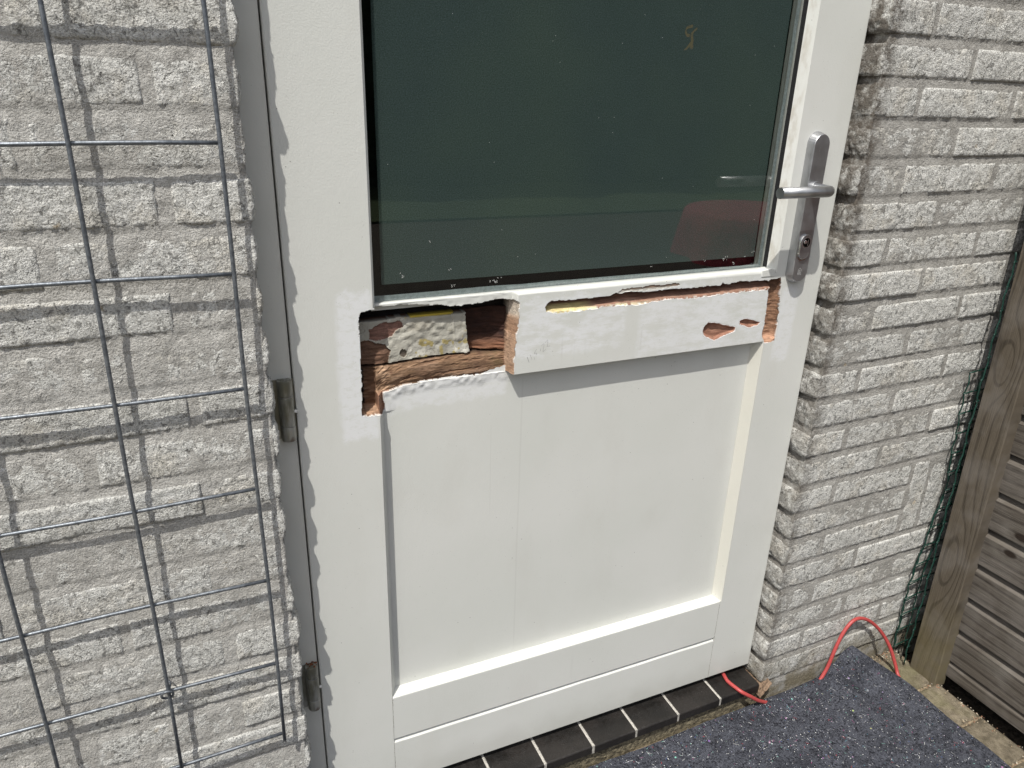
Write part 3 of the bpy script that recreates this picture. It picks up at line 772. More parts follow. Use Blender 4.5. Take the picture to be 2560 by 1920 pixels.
# cut the grid into the parts of the door
uc = (U[:-1, :-1]+U[1:, 1:])/2; zc = (Z[:-1, :-1]+Z[1:, 1:])/2
fslab = slab[:-1, :-1] & slab[1:, 1:] & slab[1:, :-1] & slab[:-1, 1:]
m_l = (uc < SL) & ~fslab; m_r = uc > SR
m_p = (zc < ZR0-.0003) & ~m_l & ~m_r
m_m = ~(m_l | m_r | m_p | fslab)

def dpart(mb, name, mat=PAINT, bev=0, smooth=False, label=None, parent=None, recalc=True):
    o = mb.build(name, mat, parent or door, smooth=smooth, label=label, recalc=recalc)
    if bev: bevel(o, bev)
    return o
def fq(mb, u0, u1, z0, z1, y=0): mb.quad((u0, y, z0), (u1, y, z0), (u1, y, z1), (u0, y, z1))
DT = 2.105
# hinge stile
b = MB()
b.prism([(0, .0022), (.0008, .0006), (.0022, 0), (UP0, 0), (UP0, TH), (0, TH)], 0, DT, 'z')
b.prism([(UP0, 0), (SL, 0), (SL, TH), (UP0, TH)], 0, ZB, 'z')
b.prism([(UP0, 0), (SL, 0), (SL+.0105, PD), (SL+.0105, TH), (UP0, TH)], ZB, ZP0, 'z')
b.prism([(UP0, 0), (GL-.0, 0), (GL+.0035, .0035), (GL+.0035, TH), (UP0, TH)], ZP1, DT-.12, 'z')
b.prism([(UP0, 0), (GL, 0), (GL, TH), (UP0, TH)], DT-.12, DT, 'z')
b.grid(P, col, m_l); dpart(b, 'stile', label='hinge-side stile with a dark notch cut beside the middle rail', recalc=False)
# lock stile
b = MB()
b.prism([(.93, .0022), (.9292, .0006), (.9278, 0), (UP1, 0), (UP1, TH), (.93, TH)], 0, DT, 'z')
b.prism([(UP1, 0), (SR-.0028, 0), (SR-.0028, TH), (UP1, TH)], 0, ZB, 'z')
b.prism([(UP1, 0), (SR, 0), (SR-.010, PD), (SR-.010, TH), (UP1, TH)], ZB, ZP0, 'z')
b.prism([(UP1, 0), (GR, 0), (GR-.0126, .0126), (GR-.0126, TH), (UP1, TH)], ZP1, DT-.12, 'z')
b.prism([(UP1, 0), (GR, 0), (GR, TH), (UP1, TH)], DT-.12, DT, 'z')
b.grid(P, col, m_r); dpart(b, 'stile', recalc=False)
# middle rail: carved face, top ledge and underside
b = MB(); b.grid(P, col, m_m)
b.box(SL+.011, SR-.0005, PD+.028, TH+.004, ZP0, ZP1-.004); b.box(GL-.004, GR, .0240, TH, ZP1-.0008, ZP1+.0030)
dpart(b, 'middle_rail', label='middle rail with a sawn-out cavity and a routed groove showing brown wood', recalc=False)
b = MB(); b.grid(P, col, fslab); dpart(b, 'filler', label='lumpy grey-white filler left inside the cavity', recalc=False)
# glazing bead: rounded front arris, ledge running in to the glass
b = MB(); n = 400; us = np.linspace(GL+.0025, GR-.003, n)
prof = [(.0, ZP1), (.0004, ZP1+.0008), (.0016, ZP1+.0014), (.004, ZP1+.0016), (.012, ZP1+.0019), (.0212, ZP1+.0024), (.0212, ZP1-.01)]
Pb = np.zeros((n, len(prof), 3))
for i, (yy, z_) in enumerate(prof):
    lf = ss(us, .1150, .1185)*ss(us, .3325, .326)*.0118
    Pb[:, i, 0] = us; Pb[:, i, 1] = np.maximum(yy, lf+yy*.12 if i < 5 else yy)+(vn(us, i, 0, 50, 71)*.0003 if 0 < i < 5 else 0)
    Pb[:, i, 2] = z_+(vn(us, i, 0, 60, 72)*.0003 if 0 < i < 5 else 0)+(us/.82*.0050-.0008 if i else 0)
b.grid(Pb); dpart(b, 'glazing_bead', smooth=True)
# small end block of the bead by the lock stile
b = MB(); b.prism([(.7905, ZP1-.006), (.8195, ZP1-.006), (.8195, ZP1+.0055), (.812, ZP1+.0085), (.7905, ZP1+.0060)], -.0012, .016, 'y'); dpart(b, 'bead_end', bev=.0012)
# recessed panel
b = MB(); b.grid(P, col, m_p); fq(b, SL+.0105, SR-.010, ZB-.001, ZP0, PD); b.box(SL+.0105, SR-.010, PD+.012, TH, ZB, .79); dpart(b, 'panel', recalc=False)
# bottom rail with its sloped ledge
b = MB()
b.prism([(.0, .1088), (.0, ZB-.0018), (.0006, ZB-.0005), (.0018, ZB), (PD, ZB+.0042), (.044, ZB+.0042), (.044, .1088)], SL+.0006, SR-.0036, 'x')
b.add([(SL+.0006, .0018, ZB), (SL+.0105, PD-.0002, ZB+.0044), (SR-.01, PD-.0002, ZB+.0044), (SR-.0036, .0018, ZB)], [(0, 3, 2, 1)])
dpart(b, 'bottom_rail')
b = MB(); n = 200; us = np.linspace(SL+.0006, SR-.0036, n); prof = [(0, .0985), (.0006, .0997), (.0075, .1052), (.0085, .1055), (.0086, .1093)]
Pb = np.zeros((n, len(prof), 3))
for i, (yy, z_) in enumerate(prof): Pb[:, i] = np.stack([us, np.full(n, yy)+(vn(us, 0, 0, 30, 73)*.0003 if i == 1 else 0), np.full(n, z_)+(vn(us, 0, 0, 26, 74)*.0006 if i in (1, 2) else 0)], -1)
b.grid(Pb); b.box(SL+.0006, SR-.0036, 0, .044, 0, .0985); dpart(b, 'kick_rail')
# top rail and dark core (closes the back)
b = MB(); b.box(GL, GR, .0, TH, DT-.12, DT); dpart(b, 'top_rail', bev=.002)
b = MB(); b.box(.002, .928, TH+.0045, TH+.006, .001, DT-.001); dpart(b, 'door_back', BLACK)
# glazing
b = MB(); b.box(GL-.004, GR-.008, .0212, .0232, ZP1-.004, DT-.115); dpart(b, 'glass_pane', GLASS)
b = MB(); b.box(.1325, .7892, .0242, .0250, .9262, DT-.118); film = dpart(b, 'frosted_film', FILM)
b = MB()   # rubber gasket up the lock side and down the hinge side
b.box(GR-.0140, GR-.0122, .0124, .0210, ZP1+.008, DT-.118); b.box(GL+.0030, GL+.0045, .012, .0210, ZP1+.003, DT-.118)
for i in range(120): 
    z_ = ZP1+.012+i*.0085; b.box(GR-.01445, GR-.0139, .0128, .0205, z_, z_+.0012)
dpart(b, 'rubber_gasket', RUBBER)
b = MB(); n = 160; zs_ = np.linspace(ZP1+.004, DT-.12, n)
Pb = np.zeros((n, 2, 3)); wv = vn(zs_, 0, 0, 14, 81)*.0007
Pb[:, 0] = np.stack([.8003+wv, np.full(n, .0238), zs_], -1); Pb[:, 1] = np.stack([.8072+wv*.4, np.full(n, .0238), zs_], -1); b.grid(Pb)
us = np.linspace(.1165, .803, n); Pb = np.zeros((n, 2, 3)); wv = vn(us, 0, 0, 20, 82)*.0006
Pb[:, 0] = np.stack([us, np.full(n, .0237), ZP1-.003+0*us], -1); Pb[:, 1] = np.stack([us, np.full(n, .0237), .9108+wv+.002*us], -1); b.grid(Pb)
dpart(b, 'sealant', SEAL)
b = MB(); b.box(.7926, .7996, .0240, .0252, .9125, DT-.12); dpart(b, 'spacer_bar', SPACER)
# marks on the glass and film
def ribbon(mb, pts, wd, y, jit=0, seed=0):
    pts = np.array(pts); 
    for i in range(len(pts)-1):
        a, c = pts[i], pts[i+1]; n = max(2, int(np.linalg.norm(c-a)/.0012)); 
        tt = np.linspace(0, 1, n+1); q = a+(c-a)*tt[:, None]; d = (c-a)/np.linalg.norm(c-a); nn = np.array([-d[1], d[0]])
        ww = wd*(1+jit*vn(q[:, 0], q[:, 1], 0, 900, seed))
        A = q+nn*ww[:, None]/2; B = q-nn*ww[:, None]/2
        G = np.zeros((n+1, 2, 3)); G[:, 0, 0] = A[:, 0]; G[:, 0, 2] = A[:, 1]; G[:, 1, 0] = B[:, 0]; G[:, 1, 2] = B[:, 1]; G[..., 1] = y
        mb.grid(G)
b = MB()
for i, s_ in enumerate([[(.6101, 1.277), (.6034, 1.2757), (.5991, 1.2732), (.5984, 1.2687), (.6016, 1.2644), (.606, 1.264)], [(.6178, 1.2745), (.6139, 1.2718), (.6101, 1.2681), (.6109, 1.263), (.6125, 1.2579), (.6122, 1.2533), (.6106, 1.25)], [(.6118, 1.2565), (.6078, 1.2512), (.6041, 1.2471), (.6013, 1.2451)], [(.6127, 1.2533), (.6122, 1.2475)]]):
    for r_ in range(5): ribbon(b, np.array(s_)+RNG.normal(0, .0012, 2), .0011, .0240-i*.00002-r_*.00001, .8, i*7+r_)
dpart(b, 'dried_smear', SMEAR)
b = MB()
for (u, z_), k in zip([(.6841, .9264), (.7262, .9268), (.7856, .9332), (.7679, .9267), (.5754, .922), (.1615, .936), (.237, .9183), (.3031, .9182), (.232, .9407), (.2024, .983), (.72, .924), (.745, .9185), (.31, .9195), (.296, .9175)], [3, 4, 4, 2, 2, 7, 8, 6, 2, 1, 3, 3, 3, 3]):
    for i in range(k):
        a = random.uniform(0, 3.14); L = random.uniform(.0007, .0032); c0 = (u+random.gauss(0, .0022), z_+random.gauss(0, .0018))
        ribbon(b, [c0, (c0[0]+math.cos(a)*L, c0[1]+math.sin(a)*L)], .0005, .0210)
for i in range(26):
    c0 = (random.uniform(.14, .78), random.uniform(.93, 1.34)); ribbon(b, [c0, (c0[0]+.0004, c0[1]+.0007)], .0005, .0210)
dpart(b, 'paint_flecks', FLECKM)
# pencil note on the rail
b = MB()
for s_, wd in zip([[(.3496, .8017), (.3513, .7974), (.3533, .7923)], [(.3546, .8048), (.3564, .8003), (.3582, .7959)], [(.3619, .7994), (.363, .7953)], [(.3656, .8127), (.3637, .8099), (.3618, .8066), (.3623, .805), (.3645, .8067), (.366, .8052), (.3656, .8031)], [(.3725, .8128), (.372, .8085)], [(.3732, .8172), (.3754, .8192), (.3771, .8201), (.3781, .8186), (.3774, .8153), (.377, .8131), (.3762, .8071), (.3773, .8074), (.381, .8109)], [(.3798, .8217), (.382, .8243), (.3839, .8258), (.384, .8206), (.3837, .8161), (.3831, .815), (.3884, .8155)]],
                  [.0007, .00045, .0004, .0004, .00045, .00035, .00035]):
    ribbon(b, s_, wd, -.0004, .3, 3)
dpart(b, 'pencil_writing', PENCIL)
# paint crack lines beside the rails
b = MB()
for u0, z0, z1 in ((SL+.0003, .0, .0985), (SL+.0003, .135, .2), (SR-.0032, .1, .2), (SR-.0032, 0, .095)):
    zq = np.arange(z0, z1, .004); ribbon(b, [(u0+random.gauss(0, .0003), z_) for z_ in zq], .0006, -.0002, .9, 5)
dpart(b, 'paint_crack', simple('crack_shade', (.28, .26, .22), .9))

# ---- handle set
hd = bpy.data.objects.new('door_handle', None); COL.objects.link(hd); hd.parent = door; hd.location = (.863, 0, 1.044); hd.empty_display_size = .03
def hp(mb, name, mat, smooth=False, bev=0, label=None):
    o = mb.build(name, mat, hd, smooth=smooth, label=label)
    if bev: bevel(o, bev, 3)
    return o
def stadium(cu, z0, z1, r, n=14):
    pts = []
    for i in range(n+1): a = math.pi*i/n; pts.append((cu+r*math.cos(a), z1-r+r*math.sin(a)))
    for i in range(n+1): a = math.pi+math.pi*i/n; pts.append((cu+r*math.cos(a), z0+r+r*math.sin(a)))
    return pts
def loft(mb, rings):
    n = len(rings[0][0]); base = []
    for pts, y in rings: base += [(p[0], y, p[1]) for p in pts]
    ff = []
    for k in range(len(rings)-1):
        ff += [(k*n+i, k*n+(i+1) % n, (k+1)*n+(i+1) % n, (k+1)*n+i) for i in range(n)]
    ff.append(tuple(range((len(rings)-1)*n, len(rings)*n))); mb.add(base, ff)
zc_ = 1.044
def st(z0, z1, r, cu=0.0): return stadium(cu, z0-zc_, z1-zc_, r)
b = MB(); loft(b, [(st(.8805, 1.1340, .0192), 0.0), (st(.8808, 1.1337, .0190), -.002), (st(.8850, 1.1302, .0163), -.0132), (st(.8860, 1.1292, .0155), -.0142)])
hp(b, 'backplate', ALU)
# lever: neck out of the plate, rounded elbow, straight grip with a flat end
b = MB(); r = .0090; pts = [(0, -.0138, 0), (0, -.040, 0)]
for i in range(1, 9):
    a = math.pi/2*i/8; pts.append((-.012+.012*math.cos(a), -.040-.012*math.sin(a), 0))
pts += [(-.03, -.052, 0), (-.109, -.052, 0)]
b.tube(pts, r, 28, caps=False)
e0 = b.n-28; b.f.append(tuple(range(e0, e0+28)))
b.uc = False; hp(b, 'lever', STEEL, smooth=False)
lev = hd.children[-1]
lev.data.polygons.foreach_set('use_smooth', [len(p.vertices) == 4 for p in lev.data.polygons])
b = MB(); b.cyl((0, -.0138, 0), (0, -.0175, 0), .0118, 28); hp(b, 'lever_collar', STEEL, bev=.0005)
b = MB(); loft(b, [(stadium(-.0015, .9245-zc_, .9685-zc_, .0128), -.0138), (stadium(-.0015, .9249-zc_, .9681-zc_, .0124), -.0172), (stadium(-.0015, .9256-zc_, .9674-zc_, .0117), -.0180)])
hp(b, 'cylinder_cover', CHROME)
b = MB(); loft(b, [(stadium(-.0015, .9260-zc_, .9670-zc_, .0113), -.01795), (stadium(-.0015, .9262-zc_, .9668-zc_, .0111), -.0184)]); hp(b, 'cover_face', ALU)
b = MB(); b.cyl((-.0015, -.0183, .9545-zc_), (-.0015, -.0187, .9545-zc_), .0082, 28); hp(b, 'keyhole', BLACK)
b = MB()
for i in range(32):
    a0 = 2*math.pi*i/32; a1 = 2*math.pi*(i+1)/32
    q = [(-.0015+rr*math.cos(a), yy, .9545-zc_+rr*math.sin(a)) for a in (a0, a1) for rr, yy in ((.0080, -.0188), (.0089, -.0188))]
    b.add(q, [(0, 1, 3, 2)])
    q = [(-.0015+.0089*math.cos(a), yy, .9545-zc_+.0089*math.sin(a)) for a in (a0, a1) for yy in (-.0180, -.0188)]
    b.add(q, [(0, 1, 3, 2)])
hp(b, 'keyhole_ring', CHROME)
b = MB(); b.cyl((-.0042, -.0186, .9555-zc_), (-.0042, -.0196, .9555-zc_), .0036, 16, .0030); b.box(.0005, .0018, -.0194, -.0186, .9495-zc_, .9595-zc_); hp(b, 'key_cylinder', CHROME)
b = MB()    # thin stain of rust under the cover
ribbon(b, [(-.0125, .9335-zc_), (-.0105, .9268-zc_), (-.0065, .9238-zc_), (-.001, .9228-zc_), (.005, .9240-zc_), (.0085, .9265-zc_)], .0011, -.01425, .5, 9); hp(b, 'rust_stain', RUST)
b = MB()    # quality mark: small house outline with three letters below and stars to the right
def lt(pts, wd=.0005): ribbon(b, [(p[0], p[1]) for p in pts], wd, -.01435)
cx, cz = -.0015, .9035-zc_
lt([(cx-.0045, cz+.0018), (cx, cz+.0058), (cx+.0045, cz+.0018)]); lt([(cx-.0034, cz+.0020), (cx-.0034, cz-.0012), (cx+.0034, cz-.0012), (cx+.0034, cz+.0020)]); lt([(cx-.0012, cz+.0022), (cx+.0012, cz+.0002)]); lt([(cx+.0012, cz+.0022), (cx-.0012, cz+.0002)])
for i, gl in enumerate(([(1, 1), (0, 1), (0, .5), (1, .5), (1, 0), (0, 0)], [(0, 1), (0, 0)], [(1, 1), (0, 1), (0, 0), (1, 0), (1, .45), (.55, .45)])):
    x0 = cx-.0042+i*.0031; lt([(x0+p[0]*.0019, cz-.0058+p[1]*.0031) for p in gl], .00045)
    if i == 1: lt([(x0+.0019, cz-.0027), (x0, cz-.0042), (x0+.0019, cz-.0058)], .00045)
for i in range(3): lt([(cx+.0068, cz+.0040-i*.0024), (cx+.0074, cz+.0040-i*.0024)], .0007)
hp(b, 'stamped_mark', PENGR)
b = MB()
for (u, z_, q) in ((-.0142, .8955, .0010), (-.0122, .8872, .0014), (-.0050, 1.1035, .0009), (-.0035, 1.1085, .0008), (-.0042, 1.099, .0006)):
    a = (u, -.0144 if z_ > 1 else -.0137, z_-zc_); b.add([a, (a[0]+q, a[1], a[2]+q*.4), (a[0]+q*.4, a[1], a[2]+q*1.4)], [(0, 1, 2)])
hp(b, 'scratches', FLECKM)

# ---- hinges
def hinge(z0, z1, s1, s2, rusty, label):
    h = bpy.data.objects.new('hinge', None); COL.objects.link(h); h.parent = door; h.location = (-.0125, -.0005, z0); h.empty_display_size = .02; h['label'] = label
    H = z1-z0
    for a, c in ((0, s1-z0-.0006), (s1-z0+.0006, s2-z0-.0006), (s2-z0+.0006, H)):
        b = MB(); b.cyl((0, 0, a), (0, 0, c), .0101, 26); o = b.build('knuckle', HINGE, h, smooth=False); bevel(o, .0007, 2)
        o.data.polygons.foreach_set('use_smooth', [len(p.vertices) == 4 for p in o.data.polygons])
    b = MB()
    for q in (s1-z0, s2-z0): b.cyl((0, 0, q-.0005), (0, 0, q+.0005), .0098, 24)
    b.build('washer', ALU, h)
    b = MB(); b.box(-.016, .0118, .0042, .0052, .001, H-.001); b.build('leaf', HINGE, h)
    b = MB(); b.cyl((.0105, -.002, H*.47), (.0132, -.0035, H*.47), .0024, 10); b.build('grub_screw', FLECKM, h)
    b = MB()
    for i in range(26 if rusty else 10):
        a = random.uniform(0, 6.28); rr = random.uniform(0, .0092); s_ = random.uniform(.0008, .0020)
        c = Vector((rr*math.cos(a), rr*math.sin(a), H+.0002)); b.cyl(c, c+Vector((random.gauss(0, .0006), random.gauss(0, .0006), s_*(1.3 if rusty else .5))), s_, 6, s_*.4)
    b.build('crust', RUST if rusty else simple('pale_crust', (.34, .33, .30), .9), h)
hinge(.7225, .8125, .7440, .7885, False, 'upper hinge, dark metal with a chipped pale top')
hinge(.2335, .3220, .2540, .2985, True, 'lower hinge with a rusty flaking top')

# ================================================================ WIRE TRELLIS
tr = thing('wire_trellis', (-.28, -.064, .25), 'grey galvanised wire grid hanging in front of the left brick wall', 'trellis')
def rod(pts, r=.0025, name='wire'):
    b = MB(); b.tube(pts, r, 8); o = b.build(name, WIRE, tr, smooth=True); o.matrix_parent_inverse = Matrix.Translation((.28, .064, -.25)); return o
def vx(x, z): return x-.0055*max(0, (1.0-z))
zt = 1.985
for x in (-.0645, -.209, -.354, -.4985, -.643, -.788):
    rod([(vx(x, z_)+(.0012*math.sin(z_*9+x*40)), -.0672+.001*math.sin(z_*5+x*9), z_) for z_ in np.linspace(.2525, zt, 15)])
zl = [.262, .400, .5445, .688, .8315, .977, 1.121, 1.265, 1.409, 1.553, 1.697, 1.841, 1.985]
for z_ in zl:
    rod([(x, -.0630+.0006*math.sin(x*21+z_*13), z_+.0012*math.sin(x*14+z_*31)) for x in np.linspace(-.788, vx(-.0638, z_), 12)])
c = Vector((vx(-.209, .4)-.001, -.066, .400))
rod([c+Vector((math.cos(a)*.0075, -.0035*math.sin(a)-.002, math.sin(a)*.0085-.0015)) for a in np.linspace(.2, 2*math.pi*1.15, 24)], .0017, 'tie_ring')
rod([c+Vector((.003, -.004, .003)), c+Vector((.006, .004, .012)), c+Vector((-.003, .02, .014))], .0012, 'tie_tail')

# ================================================================ FENCE
fence = thing('timber_fence', (1.38, -.14, -.08), 'weathered grey-brown timber fence panel with its post, at the right edge', 'fence')
inv = Matrix.Translation((-1.38, .14, .08))
b = MB(); n = 60; zz_ = np.linspace(-.088, 1.80, n); lean = .018
prof = [(1.3575, -.1745), (1.3560, -.1725), (1.3560, -.1085), (1.3575, -.1070), (1.3915, -.1070), (1.3930, -.1085), (1.3930, -.1725), (1.3915, -.1745)]
Pb = np.zeros((n, 9, 3))
for i in range(9):
    p = prof[i % 8]; Pb[:, i] = np.stack([p[0]+vn(zz_, i, 0, 8, 5)*.0005, p[1]+lean*(zz_+.08), zz_], -1)
b.grid(Pb); v0 = b.n; b.add(Pb[-1, :8], [tuple(range(8))]); b.add(Pb[0, :8], [tuple(range(7, -1, -1))])
post = b.build('post', POSTM, fence); post.matrix_parent_inverse = inv
for i in range(22):
    z0 = -.0600+.0888*i-.0888*0; b = MB()
    if i == 0: z0 = -.0600; z1 = z0+.038
    else: z0 = -.0240+.0888*(i-1)+.006; z1 = z0+.0785
    x0 = 1.3865+random.uniform(-.0008, .0008)
    dz = random.uniform(-.0008, .0008)
    # board: square lower edge, long weathered chamfer on top running under the next board
    prof = [(x0+.017, z0+dz), (x0+.001, z0+dz), (x0, z0+.001+dz), (x0, z1-.0095+dz), (x0+.0008, z1-.0085+dz), (x0+.0105, z1-.0005+dz), (x0+.017, z1+.0095+dz)]
    ny = 40; yy = np.linspace(-.64, -.150+lean*(z0), ny)
    Pb = np.zeros((ny, 8, 3))
    for k in range(8):
        p = prof[k % 7]; Pb[:, k] = np.stack([p[0]+vn(yy, i, 0, 6, 9)*.0006, yy, p[1]+vn(yy, i, k//4, 5, 10)*.0007], -1)
    b.grid(Pb); b.add(Pb[-1, :7], [tuple(range(7))]); b.add(Pb[0, :7], [tuple(range(7))])
    o = b.build('slat', SLATM, fence); o.matrix_parent_inverse = inv
b = MB(); b.box(1.4045, 1.43, -.64, -.15, 1.76, 1.83); b.box(1.405, 1.45, -.62, -.56, -.06, 1.76); b.box(1.405, 1.45, -.24, -.18, -.06, 1.75); o = b.build('batten', SLATM, fence); o.matrix_parent_inverse = inv

# board box added behind the fence to block sky light; it keeps the slot behind the post dark
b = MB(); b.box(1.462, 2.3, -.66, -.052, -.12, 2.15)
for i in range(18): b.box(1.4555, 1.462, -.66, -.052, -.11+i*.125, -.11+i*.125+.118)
tag(b.build('sky_blocker', simple('blocker_boards', (.030, .026, .022), .9, 0, 60, .001, .4), None), 'dark board box added close behind the fence to block sky light', 'sky_blocker')

# ================================================================ GREEN MESH
gm = thing('garden_mesh', (1.355, -.07, -.08), 'length of green plastic-coated wire mesh wedged between the right wall and the fence post', 'wire mesh')
ginv = Matrix.Translation((-1.355, .07, .08))
LS = [(.661, 1.3535), (.636, 1.356), (.612, 1.3525), (.589, 1.3565), (.566, 1.355), (.544, 1.361), (.52, 1.3625), (.51, 1.3655), (.479, 1.3645), (.45, 1.3715), (.423, 1.372), (.40, 1.382), (.38, 1.383), (.355, 1.3775), (.331, 1.376), (.305, 1.367), (.285, 1.364), (.26, 1.364), (.235, 1.3615), (.21, 1.355), (.194, 1.3535), (.17, 1.3475), (.15, 1.3485), (.125, 1.3435), (.107, 1.3475), (.08, 1.344), (.057, 1.3475), (.03, 1.3465), (.004, 1.351), (-.02, 1.347), (-.042, 1.349), (-.078, 1.354)]
def gw(pts, r=.00155, name='strand'):
    b = MB(); b.tube(pts, r, 7); o = b.build(name, GREEN, gm, smooth=True); o.matrix_parent_inverse = ginv; return o
zl_ = np.array([p[0] for p in LS])[::-1]; xl_ = np.array([p[1] for p in LS])[::-1]
def lx(z): return float(np.interp(z, zl_, xl_))
gw([(x+.0008*math.sin(z*260), -.060-.0012*math.sin(z*140), z) for z, x in LS])
for dx_, yy in ((.046, -.056), (.090, -.060)): gw([(lx(z)+dx_+.002*math.sin(z*130+dx_*99), yy, z) for z in np.linspace(.655, -.08, 60)])
for i in range(16):
    z = .661-.0478*i
    if z < -.078: break
    gw([(lx(z)-.003, -.0605, z), (lx(z)+.02, -.060+.0015*math.sin(i), z+.001), (lx(z)+.045, -.058, z+.0015), (lx(z)+.1, -.060, z+.002)], name='cross_wire')
# second, inner layer folded behind the first in the lower half
gw([(lx(z)+.013+.0035*math.sin(z*95), -.0525, z) for z in np.linspace(.47, -.075, 50)], .0013)
for i in range(12):
    z = .452-.0478*i; gw([(lx(z)+.008, -.053, z), (lx(z)+.03, -.0525, z+.0035), (lx(z)+.055, -.053, z+.004)], .0012, 'cross_wire')
# outer cut edge with stub ends, tight against the post
def ex(z): return 1.3475+.0026*math.sin(z*66)+.0012*math.sin(z*210)-.006*max(0, min(1, (.10-z)/.15))
gw([(ex(z), -.0995+.012*(z), z) for z in np.linspace(.92, -.075, 110)], .0017)
for i in range(40):
    z = .90-.0243*i
    if z < -.06: break
    L = .0065 if i % 2 == 0 else .003
    gw([(ex(z)-(.0035 if i % 2 == 0 else .001), -.0995+.012*z, z), (ex(z)+L, -.0990+.012*z, z+.0015)], .0014, 'stub')

# ================================================================ RED CABLE
cb = MB()
def smooth_pts(pts, n=6):
    P_ = [Vector(p) for p in pts]; out = []
    for i in range(len(P_)-1):
        p0 = P_[max(i-1, 0)]; p1 = P_[i]; p2 = P_[i+1]; p3 = P_[min(i+2, len(P_)-1)]
        for k in range(n):
            t_ = k/n; out.append(.5*((2*p1)+(-p0+p2)*t_+(2*p0-5*p1+4*p2-p3)*t_*t_+(-p0+3*p1-3*p2+p3)*t_**3))
    out.append(P_[-1]); return out
path = [(.885, .05, -.0125), (.8703, .0046, -.014), (.8665, -.005, -.014), (.8625, -.018, -.014), (.8615, -.0300, -.0145), (.8674, -.0577, -.0148), (.878, -.0665, -.021), (.8936, -.0705, -.032), (.9110, -.0720, -.046), (.9290, -.0700, -.059), (.952, -.069, -.071), (.99, -.068, -.077), (1.05, -.075, -.077), (1.085, -.073, -.072), (1.1033, -.07, -.0558), (1.1189, -.068, -.0305), (1.133, -.0655, .012), (1.150, -.062, .0464), (1.1715, -.0605, .0714), (1.1949, -.060, .0769), (1.2257, -.062, .0643), (1.2562, -.068, .0391), (1.2786, -.078, .0102), (1.2916, -.092, -.0194), (1.2989, -.108, -.0547), (1.2955, -.125, -.0745), (1.27, -.17, -.0765), (1.2, -.25, -.077)]
cb.tube(smooth_pts(path), .0041, 12)
tag(cb.build('red_cable', CABLEM, None, smooth=True), 'red cable looping up against the brick wall and running under the dark felt mat', 'cable')

# ================================================================ FELT MAT
mt = thing('felt_mat', (.7, -.6, -.075), 'dark blue-grey recycled felt floor mat with coloured flecks, its corner riding up the wall', 'mat')
minv = Matrix.Translation((-.7, .6, .075))
n, m_ = 300, 220
A, B = np.meshgrid(np.linspace(-.45, 1.287, n), np.linspace(-.0605, -1.15, m_), indexing='ij')
X = A.copy(); Yy = B.copy()
X += np.where(A > 1.2, vn(A, B, 0, 9, 3)*.002, 0); 
r2 = np.hypot((A-1.287)/.105, (B+.055)/.085)
wq = np.exp(-r2**2*.9)
edge_in = ss(A, .55, 1.13)*np.exp(-((B+.0605)/.06)**2)
Zm = -.0690+vn(A, B, 0, 5, 5)*.0050+vn(A, B, 0, 11, 6)*.0034+vn(A, B, 0, 32, 7)*.0011
Zm += .0065*np.exp(-((B+.073)/.018)**2)*ss(A, .9, .95)*(1-ss(A, 1.10, 1.16))
X = X-.082*wq; Yy = Yy+.006*wq; Zm = Zm+.062*wq
Zm += .020*np.exp(-((A-1.15-.30*(B+.06))/.030)**2)*np.exp((B+.06)/.14)
Zm += .010*np.exp(-((A-1.27)/.05)**2-((B+.17)/.07)**2)
Zm = np.maximum(Zm, -.0765)
top = np.stack([X, Yy, Zm], -1)
top[..., 2] += vn(X*1.0, Yy, 0, 300, 8)*.0006
b = MB(); b.grid(top)
for sl in (np.s_[:, 0], np.s_[-1, :], np.s_[0, :], np.s_[:, -1]):
    ln = top[sl]; lo = ln.copy(); lo[:, 2] -= .0055
    b.grid(np.stack([ln, lo], 1))
o = b.build('felt', FELT, mt, smooth=True, recalc=False); o.matrix_parent_inverse = minv
# loose threads of many colours: nobody could count them
fc = [(.85, .85, .83), (.75, .78, .8), (.12, .33, .42), (.55, .05, .06), (.42, .08, .25), (.30, .62, .52), (.05, .12, .35), (.5, .5, .55)]
fm = NT('thread'); at = fm.attr(); FIB = fm.done(at['Color'], .8)
b = MB()
for i in range(2500):
    a_ = random.uniform(.35, 1.27); c_ = random.uniform(-.065, -.50)
    ia = int((a_+.45)/1.737*(n-1)); ib = int((c_+.0605)/(-1.0895)*(m_-1)); p = top[ia, ib]
    if random.random() < .012:
        an = random.uniform(0, 6.28)
        for _k in range(7):
            o_ = (random.gauss(0, .003), random.gauss(0, .003)); cc_ = fc[(i*7) % 8]; s2 = random.uniform(.0008, .002)
            b.add([(p[0]+o_[0], p[1]+o_[1], p[2]+.0011), (p[0]+o_[0]+s2, p[1]+o_[1]+s2*.3, p[2]+.0011), (p[0]+o_[0]+s2*.6, p[1]+o_[1]+s2, p[2]+.0011)], [(0, 1, 2)], np.tile([*cc_, 1], (3, 1)))
    an = random.uniform(0, 6.28); L = random.choice((.0006, .0008, .001, .0012, .0016, .003, .0055)); ci = random.choices(range(8), (30, 14, 5, 5, 4, 6, 5, 12))[0]
    q = []; wd = random.uniform(.00012, .00028) if L > .002 else random.uniform(.0003, .0006)
    x_, y_ = p[0], p[1]; k = 4 if L > .002 else 1
    for s_ in range(k+1):
        q.append((x_-math.sin(an)*wd, y_+math.cos(an)*wd, p[2]+.0012)); q.append((x_+math.sin(an)*wd, y_-math.cos(an)*wd, p[2]+.0012))
        x_ += math.cos(an)*L/k*1.4; y_ += math.sin(an)*L/k*1.4; an += random.uniform(-.7, .7)
    b.add(q, [(2*s_, 2*s_+1, 2*s_+3, 2*s_+2) for s_ in range(k)], np.tile([*fc[ci], 1], (len(q), 1)))
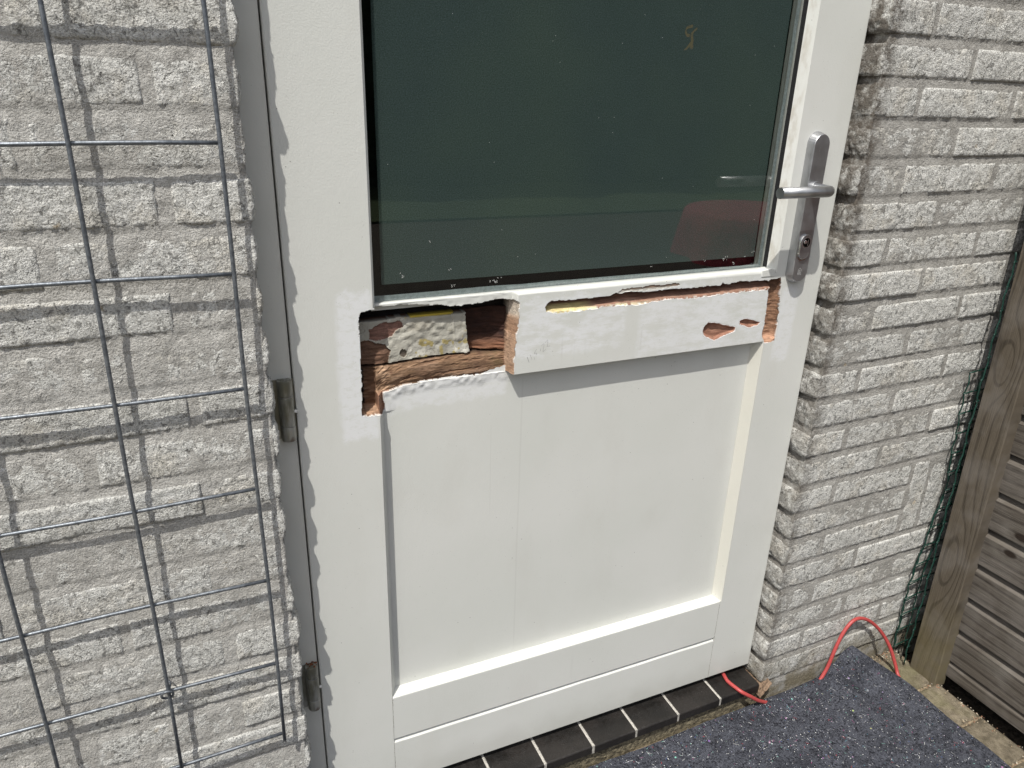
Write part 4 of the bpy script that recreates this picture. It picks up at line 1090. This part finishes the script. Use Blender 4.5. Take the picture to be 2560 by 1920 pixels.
o = b.build('threads', FIB, mt, recalc=False, kind='stuff'); o.matrix_parent_inverse = minv

# ================================================================ GRIT between paving, wall and fence
b = MB()
gm_ = NT('grit_grains'); at = gm_.attr(); GR_ = gm_.done(at['Color'], .9)
for i in range(900):
    q = random.random()
    if q < .55: x_, y_ = random.uniform(1.15, 1.38), -.048-abs(random.gauss(0, .022))
    elif q < .8: x_, y_ = random.uniform(1.36, 1.385)+random.gauss(0, .006), random.uniform(-.17, -.5)
    else: x_, y_ = random.uniform(1.28, 1.38), -.167-.111*random.randint(0, 3)+random.gauss(0, .004)
    s_ = random.uniform(.0007, .0022); c0 = Vector((x_, y_, -.0805 if x_ < 1.374 else -.1243)); cc = random.choice(((.33, .25, .16), (.26, .20, .13), (.30, .15, .09), (.38, .32, .23), (.10, .08, .06), (.5, .45, .36)))
    v_ = [c0+Vector((s_*random.uniform(.7, 1.3)*math.cos(a), s_*random.uniform(.7, 1.3)*math.sin(a), random.uniform(-.3, .3)*s_)) for a in (0, 1.57, 3.14, 4.71)]+[c0+Vector((0, 0, s_*random.uniform(.7, 1.4)))]
    b.add([tuple(p) for p in v_], [(0, 1, 4), (1, 2, 4), (2, 3, 4), (3, 0, 4)], np.tile([*cc, 1], (5, 1)))
tag(b.build('grit', GR_, None, recalc=False), 'sandy grit and crumbs lying between the paving blocks, the wall and the fence', 'grit', kind='stuff')

# ================================================================ red stand-in added outside the frame for its reflection in the glass
ch = thing('red_standin', (1.70, -1.03, -.041), 'added round stand-in under a red cloth, unseen, giving the red reflection in the door glass', 'standin')
REDC = simple('red_cloth', (.25, .035, .048), .85, 0, 60, .002, .2); CHM = simple('standin_leg_white', (.6, .6, .58), .4)
b = MB(); ng = 72
rr_ = [(0, .860), (.16, .860), (.242, .859), (.252, .850), (.256, .80), (.268, .70)]
Pb = np.zeros((ng+1, len(rr_), 3)); th = np.linspace(0, 2*math.pi, ng+1)
for k_, (r_, z_) in enumerate(rr_):
    wv = (1+(.055*np.sin(th*9)+.03*np.sin(th*5+1))*(max(0, k_-3)/2)); Pb[:, k_] = np.stack([r_*np.cos(th)*wv, r_*np.sin(th)*wv, np.full(ng+1, z_)], -1)
b.grid(Pb); b.build('standin_cloth', REDC, ch, smooth=True, recalc=False)
b = MB(); b.cyl((0, 0, .83), (0, 0, .855), .235, 48); b.build('standin_top', CHM, ch)
for k_ in range(3):
    a_ = k_*2.094+.4; b = MB(); b.tube([(.22*math.cos(a_), .22*math.sin(a_), -.04), (.18*math.cos(a_), .18*math.sin(a_), .83)], .014, 10); b.build('leg', CHM, ch)

# ================================================================ far side of the garden (only seen mirrored in the glass)
b = MB(); n = 60
A, B = np.meshgrid(np.linspace(-9, 12, n*3), np.linspace(-.1, 3.2, n), indexing='ij')
b.grid(np.stack([A, -9.0+vn(A, B, 0, 1.8, 3)*.25+vn(A, B, 0, 7, 4)*.12, B+vn(A, 0, 0, 1.2, 5)*.1*(B > 3)], -1)); b.box(-9, 12, -10.2, -9.4, -.1, 3.1)
tag(b.build('hedge', HEDGE, None, recalc=False), 'tall dark hedge along the far side of the lawn opposite the door', 'hedge')
